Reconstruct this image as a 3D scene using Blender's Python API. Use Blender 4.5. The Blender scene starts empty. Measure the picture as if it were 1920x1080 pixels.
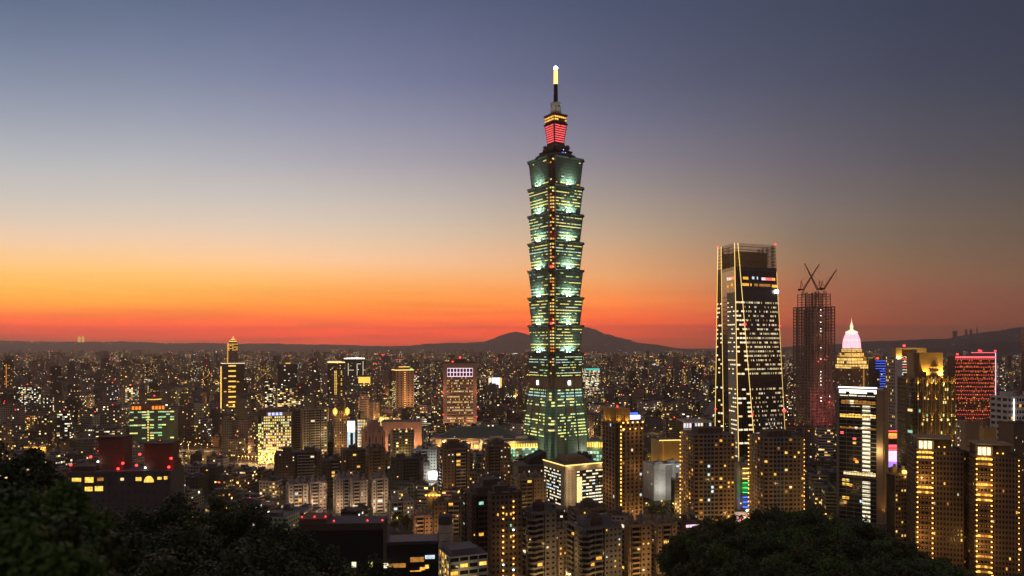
import bpy, math, random
import numpy as np
from mathutils import Vector, Matrix
SC = bpy.context.scene
COL = SC.collection
R = math.radians
rng = random.Random(101)

# ------------------------------------------------------------------ camera
F, CX, HY, CZ = 1371.0, 960.0, 645.0, 148.0      # focal length in photo pixels, horizon row, eye height (m)
cam = bpy.data.objects.new('camera', bpy.data.cameras.new('camera')); COL.objects.link(cam)
cam.location = (0, 0, CZ); cam.rotation_euler = (R(90), 0, 0)
cam.data.sensor_width = 36; cam.data.lens = 36 * F / 1920
cam.data.shift_y = (HY - 540) / 1920
cam.data.clip_start = 0.5; cam.data.clip_end = 90000
SC.camera = cam
cam.data.dof.use_dof = True; cam.data.dof.focus_distance = 900; cam.data.dof.aperture_fstop = .35; cam.data.dof.aperture_blades = 7
def wx(px, d): return (px - CX) / F * d
def wz(py, d): return CZ - (py - HY) / F * d
def proj(x, y, z): return CX + x / y * F, HY - (z - CZ) / y * F

# ------------------------------------------------------------------ dusk sky
def lin(c): return tuple((v / 255 / 12.92) if v / 255 <= .04045 else ((v / 255 + .055) / 1.055) ** 2.4 for v in c)
W = bpy.data.worlds.new("World"); SC.world = W; W.use_nodes = True
nt = W.node_tree; N = nt.nodes; L = nt.links
for n in list(N): N.remove(n)
def wn(t, **k):
    n = N.new(t)
    for a, b in k.items(): setattr(n, a, b)
    return n
tc = wn('ShaderNodeTexCoord'); sx = wn('ShaderNodeSeparateXYZ'); L.new(tc.outputs['Generated'], sx.inputs[0])
az = wn('ShaderNodeMath', operation='ARCTAN2'); L.new(sx.outputs[0], az.inputs[0]); L.new(sx.outputs[1], az.inputs[1])
SKY = [  # azimuth of a compass direction, then (row at that bearing, colour) from zenith down to the horizon
 (-34.1, [(0,(90,106,134)),(92,(112,126,152)),(183,(138,148,168)),(300,(178,182,186)),(366,(200,194,186)),(420,(222,202,182)),(470,(250,206,162)),(510,(254,200,112)),(550,(254,198,76)),(580,(254,164,48)),(600,(252,116,30)),(615,(250,82,24)),(628,(226,70,34)),(640,(165,78,60))]),
 (-9.9, [(0,(84,95,126)),(150,(114,120,151)),(250,(145,146,167)),(310,(166,162,171)),(366,(190,182,176)),(430,(216,197,176)),(490,(247,198,154)),(530,(254,182,104)),(565,(254,160,58)),(585,(254,146,42)),(610,(252,112,38)),(625,(250,88,38)),(636,(212,84,58))]),
 (13.1, [(0,(64,74,100)),(150,(82,87,111)),(250,(105,105,125)),(320,(126,120,127)),(400,(156,140,127)),(450,(178,148,120)),(520,(212,150,100)),(570,(236,132,68)),(600,(234,106,54)),(620,(208,88,58)),(640,(162,82,66))]),
 (20.8, [(0,(59,68,91)),(150,(73,78,99)),(300,(101,97,108)),(400,(126,114,108)),(450,(137,116,98)),(500,(154,117,88)),(540,(168,106,75)),(580,(170,98,66)),(610,(158,82,60)),(640,(128,74,63))]),
 (34.1, [(0,(47,55,75)),(150,(56,62,80)),(250,(69,71,81)),(320,(78,75,79)),(400,(96,85,77)),(450,(104,87,72)),(520,(118,88,69)),(570,(114,76,63)),(600,(106,70,60)),(630,(98,66,60))]),
 (75, [(0,(98,92,98)),(300,(104,93,94)),(500,(104,88,82)),(630,(88,70,66))]),  # unseen sky behind the eye, brightened to fill the near facades
]
ramps = []; HAZE_D = 6.5e-5
ROWS = [0, 75, 150, 225, 300, 366, 410, 450, 490, 520, 545, 570, 590, 608, 624, 640]
tab = np.array([[[np.interp(y, [q[0] for q in st], [q[1][c] for q in st]) for c in range(3)] for y in ROWS] for a, st in SKY]); AZ = np.array([a for a, st in SKY])
tan_ = np.gradient(tab, AZ, axis=0); tan_[0] = 0; tan_[-1] = 0
def sky_at(a):
    k = int(np.clip(np.searchsorted(AZ, a) - 1, 0, len(AZ) - 2)); h = AZ[k + 1] - AZ[k]; t = (a - AZ[k]) / h
    return (2*t**3 - 3*t**2 + 1) * tab[k] + (t**3 - 2*t**2 + t) * h * tan_[k] + (-2*t**3 + 3*t**2) * tab[k + 1] + (t**3 - t**2) * h * tan_[k + 1]
BEAR = [-34.1, -27, -20, -13, -6, 1, 8, 15, 22, 29, 36, 50, 75]
SKY = [(a, list(zip(ROWS, [tuple(np.clip(c, 0, 255)) for c in sky_at(a)]))) for a in BEAR]
for a, stops in SKY:
    cr = wn('ShaderNodeValToRGB'); cr.color_ramp.interpolation = 'B_SPLINE' if False else 'LINEAR'
    L.new(sx.outputs[2], cr.inputs[0])
    pts = sorted([(math.sin(math.atan((645 - y) / F * math.cos(R(a)))), c) for y, c in stops])
    top = pts[-1]; pts.append((0.8, (88, 84, 94)))
    E = cr.color_ramp.elements
    for i, (p, c) in enumerate(pts):
        e = E[i] if i < 2 else E.new(p)
        q_ = 1 - math.exp(-HAZE_D * min(25000, 520 / max(p, .001))); e.position = p; e.color = (*[v * (1 + q_ * (.88 + k_ * q_ ** 2.5)) for v, k_ in zip(lin(c), (5.6, 1.0, -2.0))], 1)
    ramps.append((a, cr))
cur = ramps[0][1].outputs[0]
for i in range(1, len(ramps)):
    mr = wn('ShaderNodeMapRange', interpolation_type='LINEAR'); L.new(az.outputs[0], mr.inputs[0])
    mr.inputs[1].default_value = R(ramps[i - 1][0]); mr.inputs[2].default_value = R(ramps[i][0])
    mx = wn('ShaderNodeMixRGB'); L.new(mr.outputs[0], mx.inputs[0]); L.new(cur, mx.inputs[1]); L.new(ramps[i][1].outputs[0], mx.inputs[2])
    cur = mx.outputs[0]
bk = wn('ShaderNodeMapRange'); L.new(az.outputs[0], bk.inputs[0]); bk.inputs[1].default_value = R(-110); bk.inputs[2].default_value = R(-50); bk.inputs[3].default_value = 1; bk.inputs[4].default_value = 0
mb_ = wn('ShaderNodeMixRGB'); L.new(bk.outputs[0], mb_.inputs[0]); L.new(cur, mb_.inputs[1]); L.new(ramps[-1][1].outputs[0], mb_.inputs[2]); cur = mb_.outputs[0]
# faint thin cloud streaks low over the sunset
mp = wn('ShaderNodeMapping'); mp.inputs['Scale'].default_value = (5, 5, 150); L.new(tc.outputs['Generated'], mp.inputs[0])
nz = wn('ShaderNodeTexNoise'); nz.inputs['Scale'].default_value = 1.0; nz.inputs['Detail'].default_value = 4; L.new(mp.outputs[0], nz.inputs[0])
m1 = wn('ShaderNodeMapRange'); m1.inputs[1].default_value = .42; m1.inputs[2].default_value = .64; m1.inputs[3].default_value = 0; m1.inputs[4].default_value = .34; L.new(nz.outputs[0], m1.inputs[0])
m2 = wn('ShaderNodeMapRange'); m2.inputs[1].default_value = .01; m2.inputs[2].default_value = .09; m2.inputs[3].default_value = 1; m2.inputs[4].default_value = 0; L.new(sx.outputs[2], m2.inputs[0])
m3 = wn('ShaderNodeMath', operation='MULTIPLY'); L.new(m1.outputs[0], m3.inputs[0]); L.new(m2.outputs[0], m3.inputs[1])
cl = wn('ShaderNodeMixRGB'); cl.inputs[2].default_value = (*lin((170, 80, 68)), 1); L.new(m3.outputs[0], cl.inputs[0]); L.new(cur, cl.inputs[1])
# below the horizon the sky is dark
lo = wn('ShaderNodeMapRange'); lo.inputs[1].default_value = -.06; lo.inputs[2].default_value = 0; L.new(sx.outputs[2], lo.inputs[0])
ml = wn('ShaderNodeMixRGB'); ml.inputs[1].default_value = (.02, .016, .016, 1); L.new(lo.outputs[0], ml.inputs[0]); L.new(cl.outputs[0], ml.inputs[2])
nish = wn('ShaderNodeTexSky'); nish.sky_type = 'NISHITA'; nish.sun_disc = False
nish.sun_elevation = R(-2.0); nish.sun_rotation = R(-38)
ad = wn('ShaderNodeMixRGB', blend_type='ADD'); ad.inputs[0].default_value = .05; L.new(ml.outputs[0], ad.inputs[1]); L.new(nish.outputs[0], ad.inputs[2])
bg = wn('ShaderNodeBackground'); bg.inputs[1].default_value = 1.0; L.new(ad.outputs[0], bg.inputs[0])
wo = wn('ShaderNodeOutputWorld'); L.new(bg.outputs[0], wo.inputs[0])
# last glow of the sun, just below the western horizon
sun = bpy.data.objects.new('sun', bpy.data.lights.new('sun', 'SUN')); COL.objects.link(sun)
sun.data.energy = .12; sun.data.angle = R(12); sun.data.color = (1, .55, .3)
sun.rotation_euler = Vector((-math.sin(R(-38)), -math.cos(R(-38)), -.06)).to_track_quat('-Z', 'Y').to_euler()
SC.view_settings.view_transform = 'Standard'; SC.view_settings.look = 'None'
SC.view_settings.exposure = 0; SC.view_settings.gamma = 1
cy = SC.cycles
cy.max_bounces = 4; cy.diffuse_bounces = 2; cy.glossy_bounces = 2; cy.transmission_bounces = 2; cy.volume_bounces = 0
cy.sample_clamp_indirect = 2.0; cy.sample_clamp_direct = 0; cy.caustics_reflective = False; cy.caustics_refractive = False
cy.use_denoising = True; cy.use_light_tree = True

# ------------------------------------------------------------------ materials
def newmat(name):
    m = bpy.data.materials.new(name); m.use_nodes = True
    return m, m.node_tree.nodes, m.node_tree.links, m.node_tree.nodes['Principled BSDF']
def solid(name, col, rough=.8, var=.25, scale=.15, metal=0.0, spec=.3):
    m, n, l, b = newmat(name)
    t = n.new('ShaderNodeTexCoord'); z = n.new('ShaderNodeTexNoise'); z.inputs['Scale'].default_value = scale; z.inputs['Detail'].default_value = 6
    l.new(t.outputs['Object'], z.inputs[0])
    mx = n.new('ShaderNodeMixRGB'); mx.inputs[1].default_value = (*[c * (1 - var) for c in col], 1); mx.inputs[2].default_value = (*[min(1, c * (1 + var)) for c in col], 1)
    l.new(z.outputs[0], mx.inputs[0]); l.new(mx.outputs[0], b.inputs['Base Color'])
    b.inputs['Roughness'].default_value = rough; b.inputs['Metallic'].default_value = metal; b.inputs['Specular IOR Level'].default_value = spec
    return m
def emis(name, col, s, var=0.0, sample=False):
    m, n, l, b = newmat(name)
    b.inputs['Base Color'].default_value = (*[c * .5 for c in col], 1); b.inputs['Roughness'].default_value = .4
    b.inputs['Emission Color'].default_value = (*col, 1); b.inputs['Emission Strength'].default_value = s
    if var:   # curtains, furniture and lamps behind the glass
        t = n.new('ShaderNodeTexCoord'); z = n.new('ShaderNodeTexNoise'); z.inputs['Scale'].default_value = .9; z.inputs['Detail'].default_value = 3
        g = n.new('ShaderNodeNewGeometry'); l.new(g.outputs['Position'], z.inputs[0])
        r = n.new('ShaderNodeMapRange'); r.inputs[1].default_value = .3; r.inputs[2].default_value = .7
        r.inputs[3].default_value = s * (1 - var); r.inputs[4].default_value = s * (1 + var); l.new(z.outputs[0], r.inputs[0]); l.new(r.outputs[0], b.inputs['Emission Strength'])
    if not sample: m.cycles.emission_sampling = 'NONE'
    return m
M = {}
def S(k, *a, **kw): M[k] = solid(k, *a, **kw)
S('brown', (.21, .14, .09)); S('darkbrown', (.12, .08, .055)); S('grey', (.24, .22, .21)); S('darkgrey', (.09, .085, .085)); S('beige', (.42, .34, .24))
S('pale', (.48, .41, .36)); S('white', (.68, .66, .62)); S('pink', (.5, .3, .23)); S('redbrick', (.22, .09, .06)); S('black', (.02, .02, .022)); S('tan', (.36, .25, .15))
S('olive', (.16, .14, .08)); S('taupe', (.16, .13, .12)); S('steel', (.19, .13, .115), rough=.55); S('rust', (.34, .16, .13)); S('gold_wall', (.55, .36, .12)); S('roof', (.13, .12, .125)); S('greenroof', (.12, .16, .13))
S('concrete', (.33, .31, .29)); S('glass', (.018, .02, .022), rough=.18, var=.4, spec=.6); S('greenglass', (.19, .3, .23), rough=.45, var=.12, spec=.5); S('greendark', (.075, .14, .105), rough=.35, spec=.5)
S('tealbase', (.14, .23, .17), rough=.4, spec=.5); S('bronze', (.27, .18, .08), rough=.5); S('fin', (.3, .25, .15), rough=.5); S('trunk', (.06, .045, .03))
def E(k, c, s, v=.0, sample=False): M[k] = emis(k, c, s, v, sample)
E('amber', (1, .45, .06), 1.25, .5); E('gold', (1, .6, .1), 1.3, .5); E('warm', (1, .74, .32), 1.15, .5); E('ivory', (1, .88, .6), 1.2, .45); E('cool', (.72, .92, 1), .95, .5)
E('lime', (.88, .88, .26), 1.2, .5); E('mint', (.4, .85, .6), .8, .5); E('orange', (1, .28, .03), 1.2, .3); E('dimamber', (1, .42, .08), .4, .6)
E('goldline', (1, .66, .17), 1.9); E('whiteline', (1, .95, .82), 2.2); E('redlamp', (1, .03, .03), 6); E('redline', (1, .1, .12), 2.0); E('pinkwhite', (1, .72, .9), 1.25)
E('blue', (.06, .16, 1), 1.6); E('bluewhite', (.55, .6, 1), 3.0); E('green', (.05, .8, .15), 1.2); E('whitelamp', (1, 1, .95), 9); E('amberlamp', (1, .5, .1), 3.2); E('mintlamp', (.8, 1, .9), 7)
E('reddot', (1, .09, .06), 1.7); E('mastglow', (1, .5, .12), 3.2); E('redpanel', (1, .1, .11), 1.5); E('domeglow', (1, .78, .88), .92); E('dimivory', (1, .85, .55), .55, .6); E('dimwarm', (1, .7, .3), .5, .6); E('pinkline', (1, .35, .55), 1.3); E('greenwin', (.42, .85, .42), .9, .5); E('teal', (.1, .75, .6), .9); E('violet', (.5, .25, 1), 1.2)

# facade of the plain city buildings: one wall pattern of bays and storeys per building, some of them lit
def facade():
    m, n, l, b = newmat('city_facade')
    def nd(t, **k):
        x = n.new(t)
        for a, v in k.items(): setattr(x, a, v)
        return x
    def ma(op, a, bb=None):
        x = nd('ShaderNodeMath', operation=op)
        for i, v in enumerate((a, bb)):
            if v is None: continue
            if isinstance(v, (int, float)): x.inputs[i].default_value = v
            else: l.new(v, x.inputs[i])
        return x.outputs[0]
    uv = nd('ShaderNodeUVMap', uv_map='UVMap'); su = nd('ShaderNodeSeparateXYZ'); l.new(uv.outputs[0], su.inputs[0])
    wc = nd('ShaderNodeAttribute', attribute_name='wall_colour'); pr = nd('ShaderNodeAttribute', attribute_name='facade_kind')
    sp = nd('ShaderNodeSeparateColor'); l.new(pr.outputs['Color'], sp.inputs[0])
    seed, lit, warm = sp.outputs[0], sp.outputs[1], sp.outputs[2]; style = pr.outputs['Alpha']
    U = ma('DIVIDE', su.outputs[0], 3.3); V = ma('DIVIDE', su.outputs[1], 3.3)
    fu, fv = ma('FLOOR', U), ma('FLOOR', V); ru, rv = ma('FRACT', U), ma('FRACT', V)
    s100 = ma('MULTIPLY', seed, 971.0)
    cv = nd('ShaderNodeCombineXYZ'); l.new(fu, cv.inputs[0]); l.new(fv, cv.inputs[1]); l.new(s100, cv.inputs[2])
    wnz = nd('ShaderNodeTexWhiteNoise', noise_dimensions='3D'); l.new(cv.outputs[0], wnz.inputs[0])
    cr = nd('ShaderNodeCombineXYZ'); l.new(fv, cr.inputs[1]); l.new(s100, cr.inputs[2]); cr.inputs[0].default_value = 77.7
    wr = nd('ShaderNodeTexWhiteNoise', noise_dimensions='3D'); l.new(cr.outputs[0], wr.inputs[0])
    cc = nd('ShaderNodeCombineXYZ'); l.new(fu, cc.inputs[0]); l.new(s100, cc.inputs[2]); cc.inputs[1].default_value = 33.3
    wcn = nd('ShaderNodeTexWhiteNoise', noise_dimensions='3D'); l.new(cc.outputs[0], wcn.inputs[0])
    rowlit = ma('MULTIPLY', ma('LESS_THAN', wr.outputs[0], .12), .45)
    collit = ma('MULTIPLY', ma('LESS_THAN', wcn.outputs[0], .07), .5)
    p = ma('MULTIPLY', lit, ma('ADD', 1.0, ma('MULTIPLY', 4.0, ma('ADD', rowlit, collit))))
    islit = ma('LESS_THAN', wnz.outputs[0], p)
    iswin = ma('MULTIPLY', ma('MULTIPLY', ma('GREATER_THAN', ru, .22), ma('LESS_THAN', ru, .8)), ma('MULTIPLY', ma('GREATER_THAN', rv, .3), ma('LESS_THAN', rv, .78)))
    band = ma('MULTIPLY', ma('GREATER_THAN', rv, .36), ma('LESS_THAN', rv, .82))
    isb = ma('MULTIPLY', ma('GREATER_THAN', style, .5), ma('LESS_THAN', style, 1.5))
    mask = ma('ADD', ma('MULTIPLY', isb, band), ma('MULTIPLY', ma('LESS_THAN', style, .5), iswin))
    z = nd('ShaderNodeTexNoise'); z.inputs['Scale'].default_value = .12; z.inputs['Detail'].default_value = 5; g = nd('ShaderNodeNewGeometry'); l.new(g.outputs['Position'], z.inputs[0])
    vr = nd('ShaderNodeMixRGB', blend_type='MULTIPLY'); vr.inputs[0].default_value = 1; l.new(wc.outputs['Color'], vr.inputs[1])
    zr = nd('ShaderNodeMapRange'); zr.inputs[3].default_value = .65; zr.inputs[4].default_value = 1.25; l.new(z.outputs[0], zr.inputs[0]); l.new(zr.outputs[0], vr.inputs[2])
    mx = nd('ShaderNodeMixRGB'); mx.inputs[2].default_value = (.02, .022, .026, 1); l.new(mask, mx.inputs[0]); l.new(vr.outputs[0], mx.inputs[1]); l.new(mx.outputs[0], b.inputs['Base Color'])
    b.inputs['Specular IOR Level'].default_value = .15
    sc2 = nd('ShaderNodeSeparateColor'); l.new(wnz.outputs['Color'], sc2.inputs[0])
    ce = nd('ShaderNodeValToRGB'); e = ce.color_ramp.elements; e[0].position = 0; e[0].color = (.7, .92, 1, 1); e[1].position = 1; e[1].color = (1, .38, .05, 1)
    q = e.new(.2); q.color = (1, .88, .58, 1); q = e.new(.44); q.color = (1, .66, .2, 1)
    l.new(ma('ADD', ma('MULTIPLY', sc2.outputs[0], .55), ma('MULTIPLY', warm, .5)), ce.inputs[0]); l.new(ce.outputs[0], b.inputs['Emission Color'])
    st = ma('MULTIPLY', ma('POWER', sc2.outputs[2], 2.0), 2.8)
    l.new(ma('MULTIPLY', ma('MULTIPLY', mask, islit), ma('ADD', st, .4)), b.inputs['Emission Strength'])
    m.cycles.emission_sampling = 'NONE'
    return m
M['facade'] = facade(); S('darkglass', (.012, .012, .014), rough=.12, spec=.6)
def leafmat(name, c0, c1):
    m, n, l, b = newmat(name)
    g = n.new('ShaderNodeNewGeometry'); z = n.new('ShaderNodeTexNoise'); z.inputs['Scale'].default_value = .35; z.inputs['Detail'].default_value = 3
    l.new(g.outputs['Position'], z.inputs[0])
    oi = n.new('ShaderNodeObjectInfo'); sm = n.new('ShaderNodeMath'); sm.operation = 'MULTIPLY_ADD'; l.new(oi.outputs['Random'], sm.inputs[0]); sm.inputs[1].default_value = 1.1; l.new(g.outputs['Random Per Island'], sm.inputs[2])
    ad = n.new('ShaderNodeMath'); ad.operation = 'MULTIPLY_ADD'; l.new(sm.outputs[0], ad.inputs[0]); ad.inputs[1].default_value = .45
    mr = n.new('ShaderNodeMapRange'); mr.inputs[1].default_value = .3; mr.inputs[2].default_value = .7; mr.inputs[3].default_value = -.25; mr.inputs[4].default_value = .5; l.new(z.outputs[0], mr.inputs[0]); l.new(mr.outputs[0], ad.inputs[2])
    mx = n.new('ShaderNodeMixRGB'); mx.inputs[1].default_value = (*c0, 1); mx.inputs[2].default_value = (*c1, 1); l.new(ad.outputs[0], mx.inputs[0]); l.new(mx.outputs[0], b.inputs['Base Color'])
    b.inputs['Roughness'].default_value = .55; b.inputs['Specular IOR Level'].default_value = .25
    return m
M['leaf'] = leafmat('leaf_green', (.045, .09, .01), (.12, .19, .022)); M['leaf_dark'] = leafmat('leaf_dark', (.03, .045, .012), (.085, .1, .03)); M['leaf_olive'] = leafmat('leaf_olive', (.05, .065, .014), (.14, .14, .04))

# ------------------------------------------------------------------ mesh builder
class MB:
    def __init__(s): s.v = []; s.f = []; s.m = []; s.uv = []; s.at = []; s.has = False
    def face(s, pts, m, uv=None, at=None):
        i = len(s.v); s.v.extend(pts); s.f.append(tuple(range(i, i + len(pts)))); s.m.append(m)
        s.uv.append(uv); s.at.append(at)
        if at: s.has = True
    def hexa(s, b, t, m, mt=None, cap=True):      # polygon b (bottom) to polygon t (top)
        n = len(b)
        for i in range(n):
            j = (i + 1) % n; s.face([b[i], b[j], t[j], t[i]], m)
        if cap: s.face(list(t), mt or m); s.face(list(b)[::-1], m)
    def box(s, x0, x1, y0, y1, z0, z1, m, mt=None):
        s.hexa([(x0, y0, z0), (x1, y0, z0), (x1, y1, z0), (x0, y1, z0)], [(x0, y0, z1), (x1, y0, z1), (x1, y1, z1), (x0, y1, z1)], m, mt)
    def obox(s, O, u, n, u0, u1, n0, n1, z0, z1, m):  # box in the frame of a wall: u along it, n out of it
        P = lambda a, b, z: (O[0] + u[0] * a + n[0] * b, O[1] + u[1] * a + n[1] * b, z)
        s.hexa([P(u0, n1, z0), P(u1, n1, z0), P(u1, n0, z0), P(u0, n0, z0)], [P(u0, n1, z1), P(u1, n1, z1), P(u1, n0, z1), P(u0, n0, z1)], m)
    def bar(s, a, b, r, m, r1=None, k=4):
        a = Vector(a); b = Vector(b); d = (b - a).normalized(); q = d.orthogonal().normalized(); w = d.cross(q); r1 = r if r1 is None else r1
        A = [a + (q * math.cos(t) + w * math.sin(t)) * r for t in [2 * math.pi * (i + .5) / k for i in range(k)]]
        B = [b + (q * math.cos(t) + w * math.sin(t)) * r1 for t in [2 * math.pi * (i + .5) / k for i in range(k)]]
        s.hexa([tuple(p) for p in A], [tuple(p) for p in B], m)
    def lathe(s, prof, m, c=(0, 0), k=16):
        for (r0, z0), (r1, z1) in zip(prof, prof[1:]):
            for i in range(k):
                a, b = 2 * math.pi * i / k, 2 * math.pi * (i + 1) / k
                P = lambda r, t, z: (c[0] + r * math.cos(t), c[1] + r * math.sin(t), z)
                s.face([P(r0, a, z0), P(r0, b, z0), P(r1, b, z1), P(r1, a, z1)], m)
    def lamp(s, p, r, m):
        x, y, z = p; o = [(x + r, y, z), (x, y + r, z), (x - r, y, z), (x, y - r, z)]
        k = 8
        ring = lambda e: [(x + r * math.cos(e) * math.cos(2 * math.pi * i / k), y + r * math.cos(e) * math.sin(2 * math.pi * i / k), z + r * math.sin(e)) for i in range(k)]
        a, b, c2 = ring(-.8), ring(0), ring(.8)
        for lo, hi in ((a, b), (b, c2)):
            for i in range(k): s.face([lo[i], lo[(i + 1) % k], hi[(i + 1) % k], hi[i]], m)
        s.face(c2, m); s.face(a[::-1], m)
    def fbox(s, x0, x1, y0, y1, z0, z1, col, seed, lit, warm, style, roof=(.09, .085, .09), T=None):
        T = T or (lambda p: p)
        h = z1 - z0; at = ((*col, 1), (seed, lit, warm, style)); r = ((*roof, 1), (seed, 0, 0, 2))
        q = [(x0, y0), (x1, y0), (x1, y1), (x0, y1)]; off = seed * 50
        for i in range(4):
            a, b = q[i], q[(i + 1) % 4]; w = abs(b[0] - a[0]) + abs(b[1] - a[1]); o = off + i * 331.1
            o = math.floor(o) * 3.3; nb = max(1, round(w / 3.3)) * 3.3; nh = max(1, round(h / 3.3)) * 3.3
            s.face([T((*a, z0)), T((*b, z0)), T((*b, z1)), T((*a, z1))], 'facade', [(o, 0), (o + nb, 0), (o + nb, nh), (o, nh)], at)
        s.face([T((*p, z1)) for p in q], 'facade', [(0, 0)] * 4, r)
    def build(s, name, parent=None, loc=(0, 0, 0), smooth=False):
        me = bpy.data.meshes.new(name); me.from_pydata([tuple(p) for p in s.v], [], s.f)
        keys = list(dict.fromkeys(s.m)); idx = {k: i for i, k in enumerate(keys)}
        for k in keys: me.materials.append(M[k])
        me.polygons.foreach_set('material_index', [idx[k] for k in s.m])
        if s.has:
            u = me.uv_layers.new(name='UVMap'); flat = []
            for f, q in zip(s.f, s.uv):
                for j in range(len(f)): flat.extend(q[j] if q else (0, 0))
            u.data.foreach_set('uv', flat)
            for nm, k in (('wall_colour', 0), ('facade_kind', 1)):
                a = me.attributes.new(nm, 'FLOAT_COLOR', 'FACE'); fl = []
                for t in s.at: fl.extend(t[k] if t else ((.1, .1, .1, 1), (0, 0, 0, 2))[k])
                a.data.foreach_set('color', fl)
        if smooth: me.polygons.foreach_set('use_smooth', [True] * len(s.f))
        me.update()
        o = bpy.data.objects.new(name, me); COL.objects.link(o); o.location = loc
        if parent: o.parent = parent
        return o
def tag(o, label=None, cat=None, group=None, kind=None):
    if label: o['label'] = label
    if cat: o['category'] = cat
    if group: o['group'] = group
    if kind: o['kind'] = kind
    return o
def empty(name, loc, rz=0, label=None, cat=None, group=None):
    o = bpy.data.objects.new(name, None); COL.objects.link(o); o.location = loc; o.rotation_euler = (0, 0, rz); o.empty_display_size = 1
    return tag(o, label, cat, group)
def dup(root, loc, rz=None, sc=None, label=None):
    r = root.copy(); COL.objects.link(r); r.location = loc
    if rz is not None: r.rotation_euler = (0, 0, rz)
    if sc: r.scale = sc
    if label: r['label'] = label
    for ch in root.children:
        c = ch.copy(); COL.objects.link(c); c.parent = r
        for g in ch.children:
            q = g.copy(); COL.objects.link(q); q.parent = c
    return r
def light(parent, loc, power, col, kind='POINT', aim=None, size=.4, cone=120, blend=.8, name='lamp_or_fill_light'):  # serves real lamps and added fill lights alike
    d = bpy.data.lights.new(name, kind); d.energy = power; d.color = col; d.shadow_soft_size = size
    if kind == 'SPOT': d.spot_size = R(cone); d.spot_blend = blend
    o = bpy.data.objects.new(name, d); COL.objects.link(o); o.parent = parent; o.location = loc
    if aim is not None: o.rotation_euler = Vector(aim).to_track_quat('-Z', 'Y').to_euler()
    return o
def emit(root, quads, name='window', many='windows', cap=100, keep=None):
    """quads: (four points, material).  The largest cap become single parts, the rest one part."""
    q = list(quads); rr = random.Random(len(q)); rr.shuffle(q)
    area = lambda t: -round((Vector(t[0][1]) - Vector(t[0][0])).length * (Vector(t[0][3]) - Vector(t[0][0])).length, 1)
    q.sort(key=area)
    for pts, m in q[:cap]:
        b = MB(); b.face(pts, m); b.build(name, root)
    if len(q) > cap:
        b = MB()
        for pts, m in q[cap:]: b.face(pts, m)
        tag(b.build(many, root), kind='stuff')
def lerp(a, b, t): return tuple(x + (y - x) * t for x, y in zip(a, b))
def quadgrid(bl, br, tr, tl, nx, nz, prob, keys, r, fu=(.15, .85), fv=(.25, .78), off=.08, row=None, run=True):
    bl, br, tr, tl = [Vector(p) for p in (bl, br, tr, tl)]
    nrm = (br - bl).cross(tl - bl).normalized() * off; out = []
    P = lambda a, b: tuple(bl.lerp(br, a).lerp(tl.lerp(tr, a), b) + nrm)
    for j in range(nz):
        pr = prob if row is None else row(j)
        on = r.random() < pr
        for i in range(nx):
            if r.random() < (.45 if nx > 5 and run else 1): on = r.random() < pr
            if on:
                a0, a1 = (i + fu[0]) / nx, (i + fu[1]) / nx; b0, b1 = (j + fv[0]) / nz, (j + fv[1]) / nz
                out.append(([P(a0, b0), P(a1, b0), P(a1, b1), P(a0, b1)], r.choice(keys)))
    return out

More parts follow.
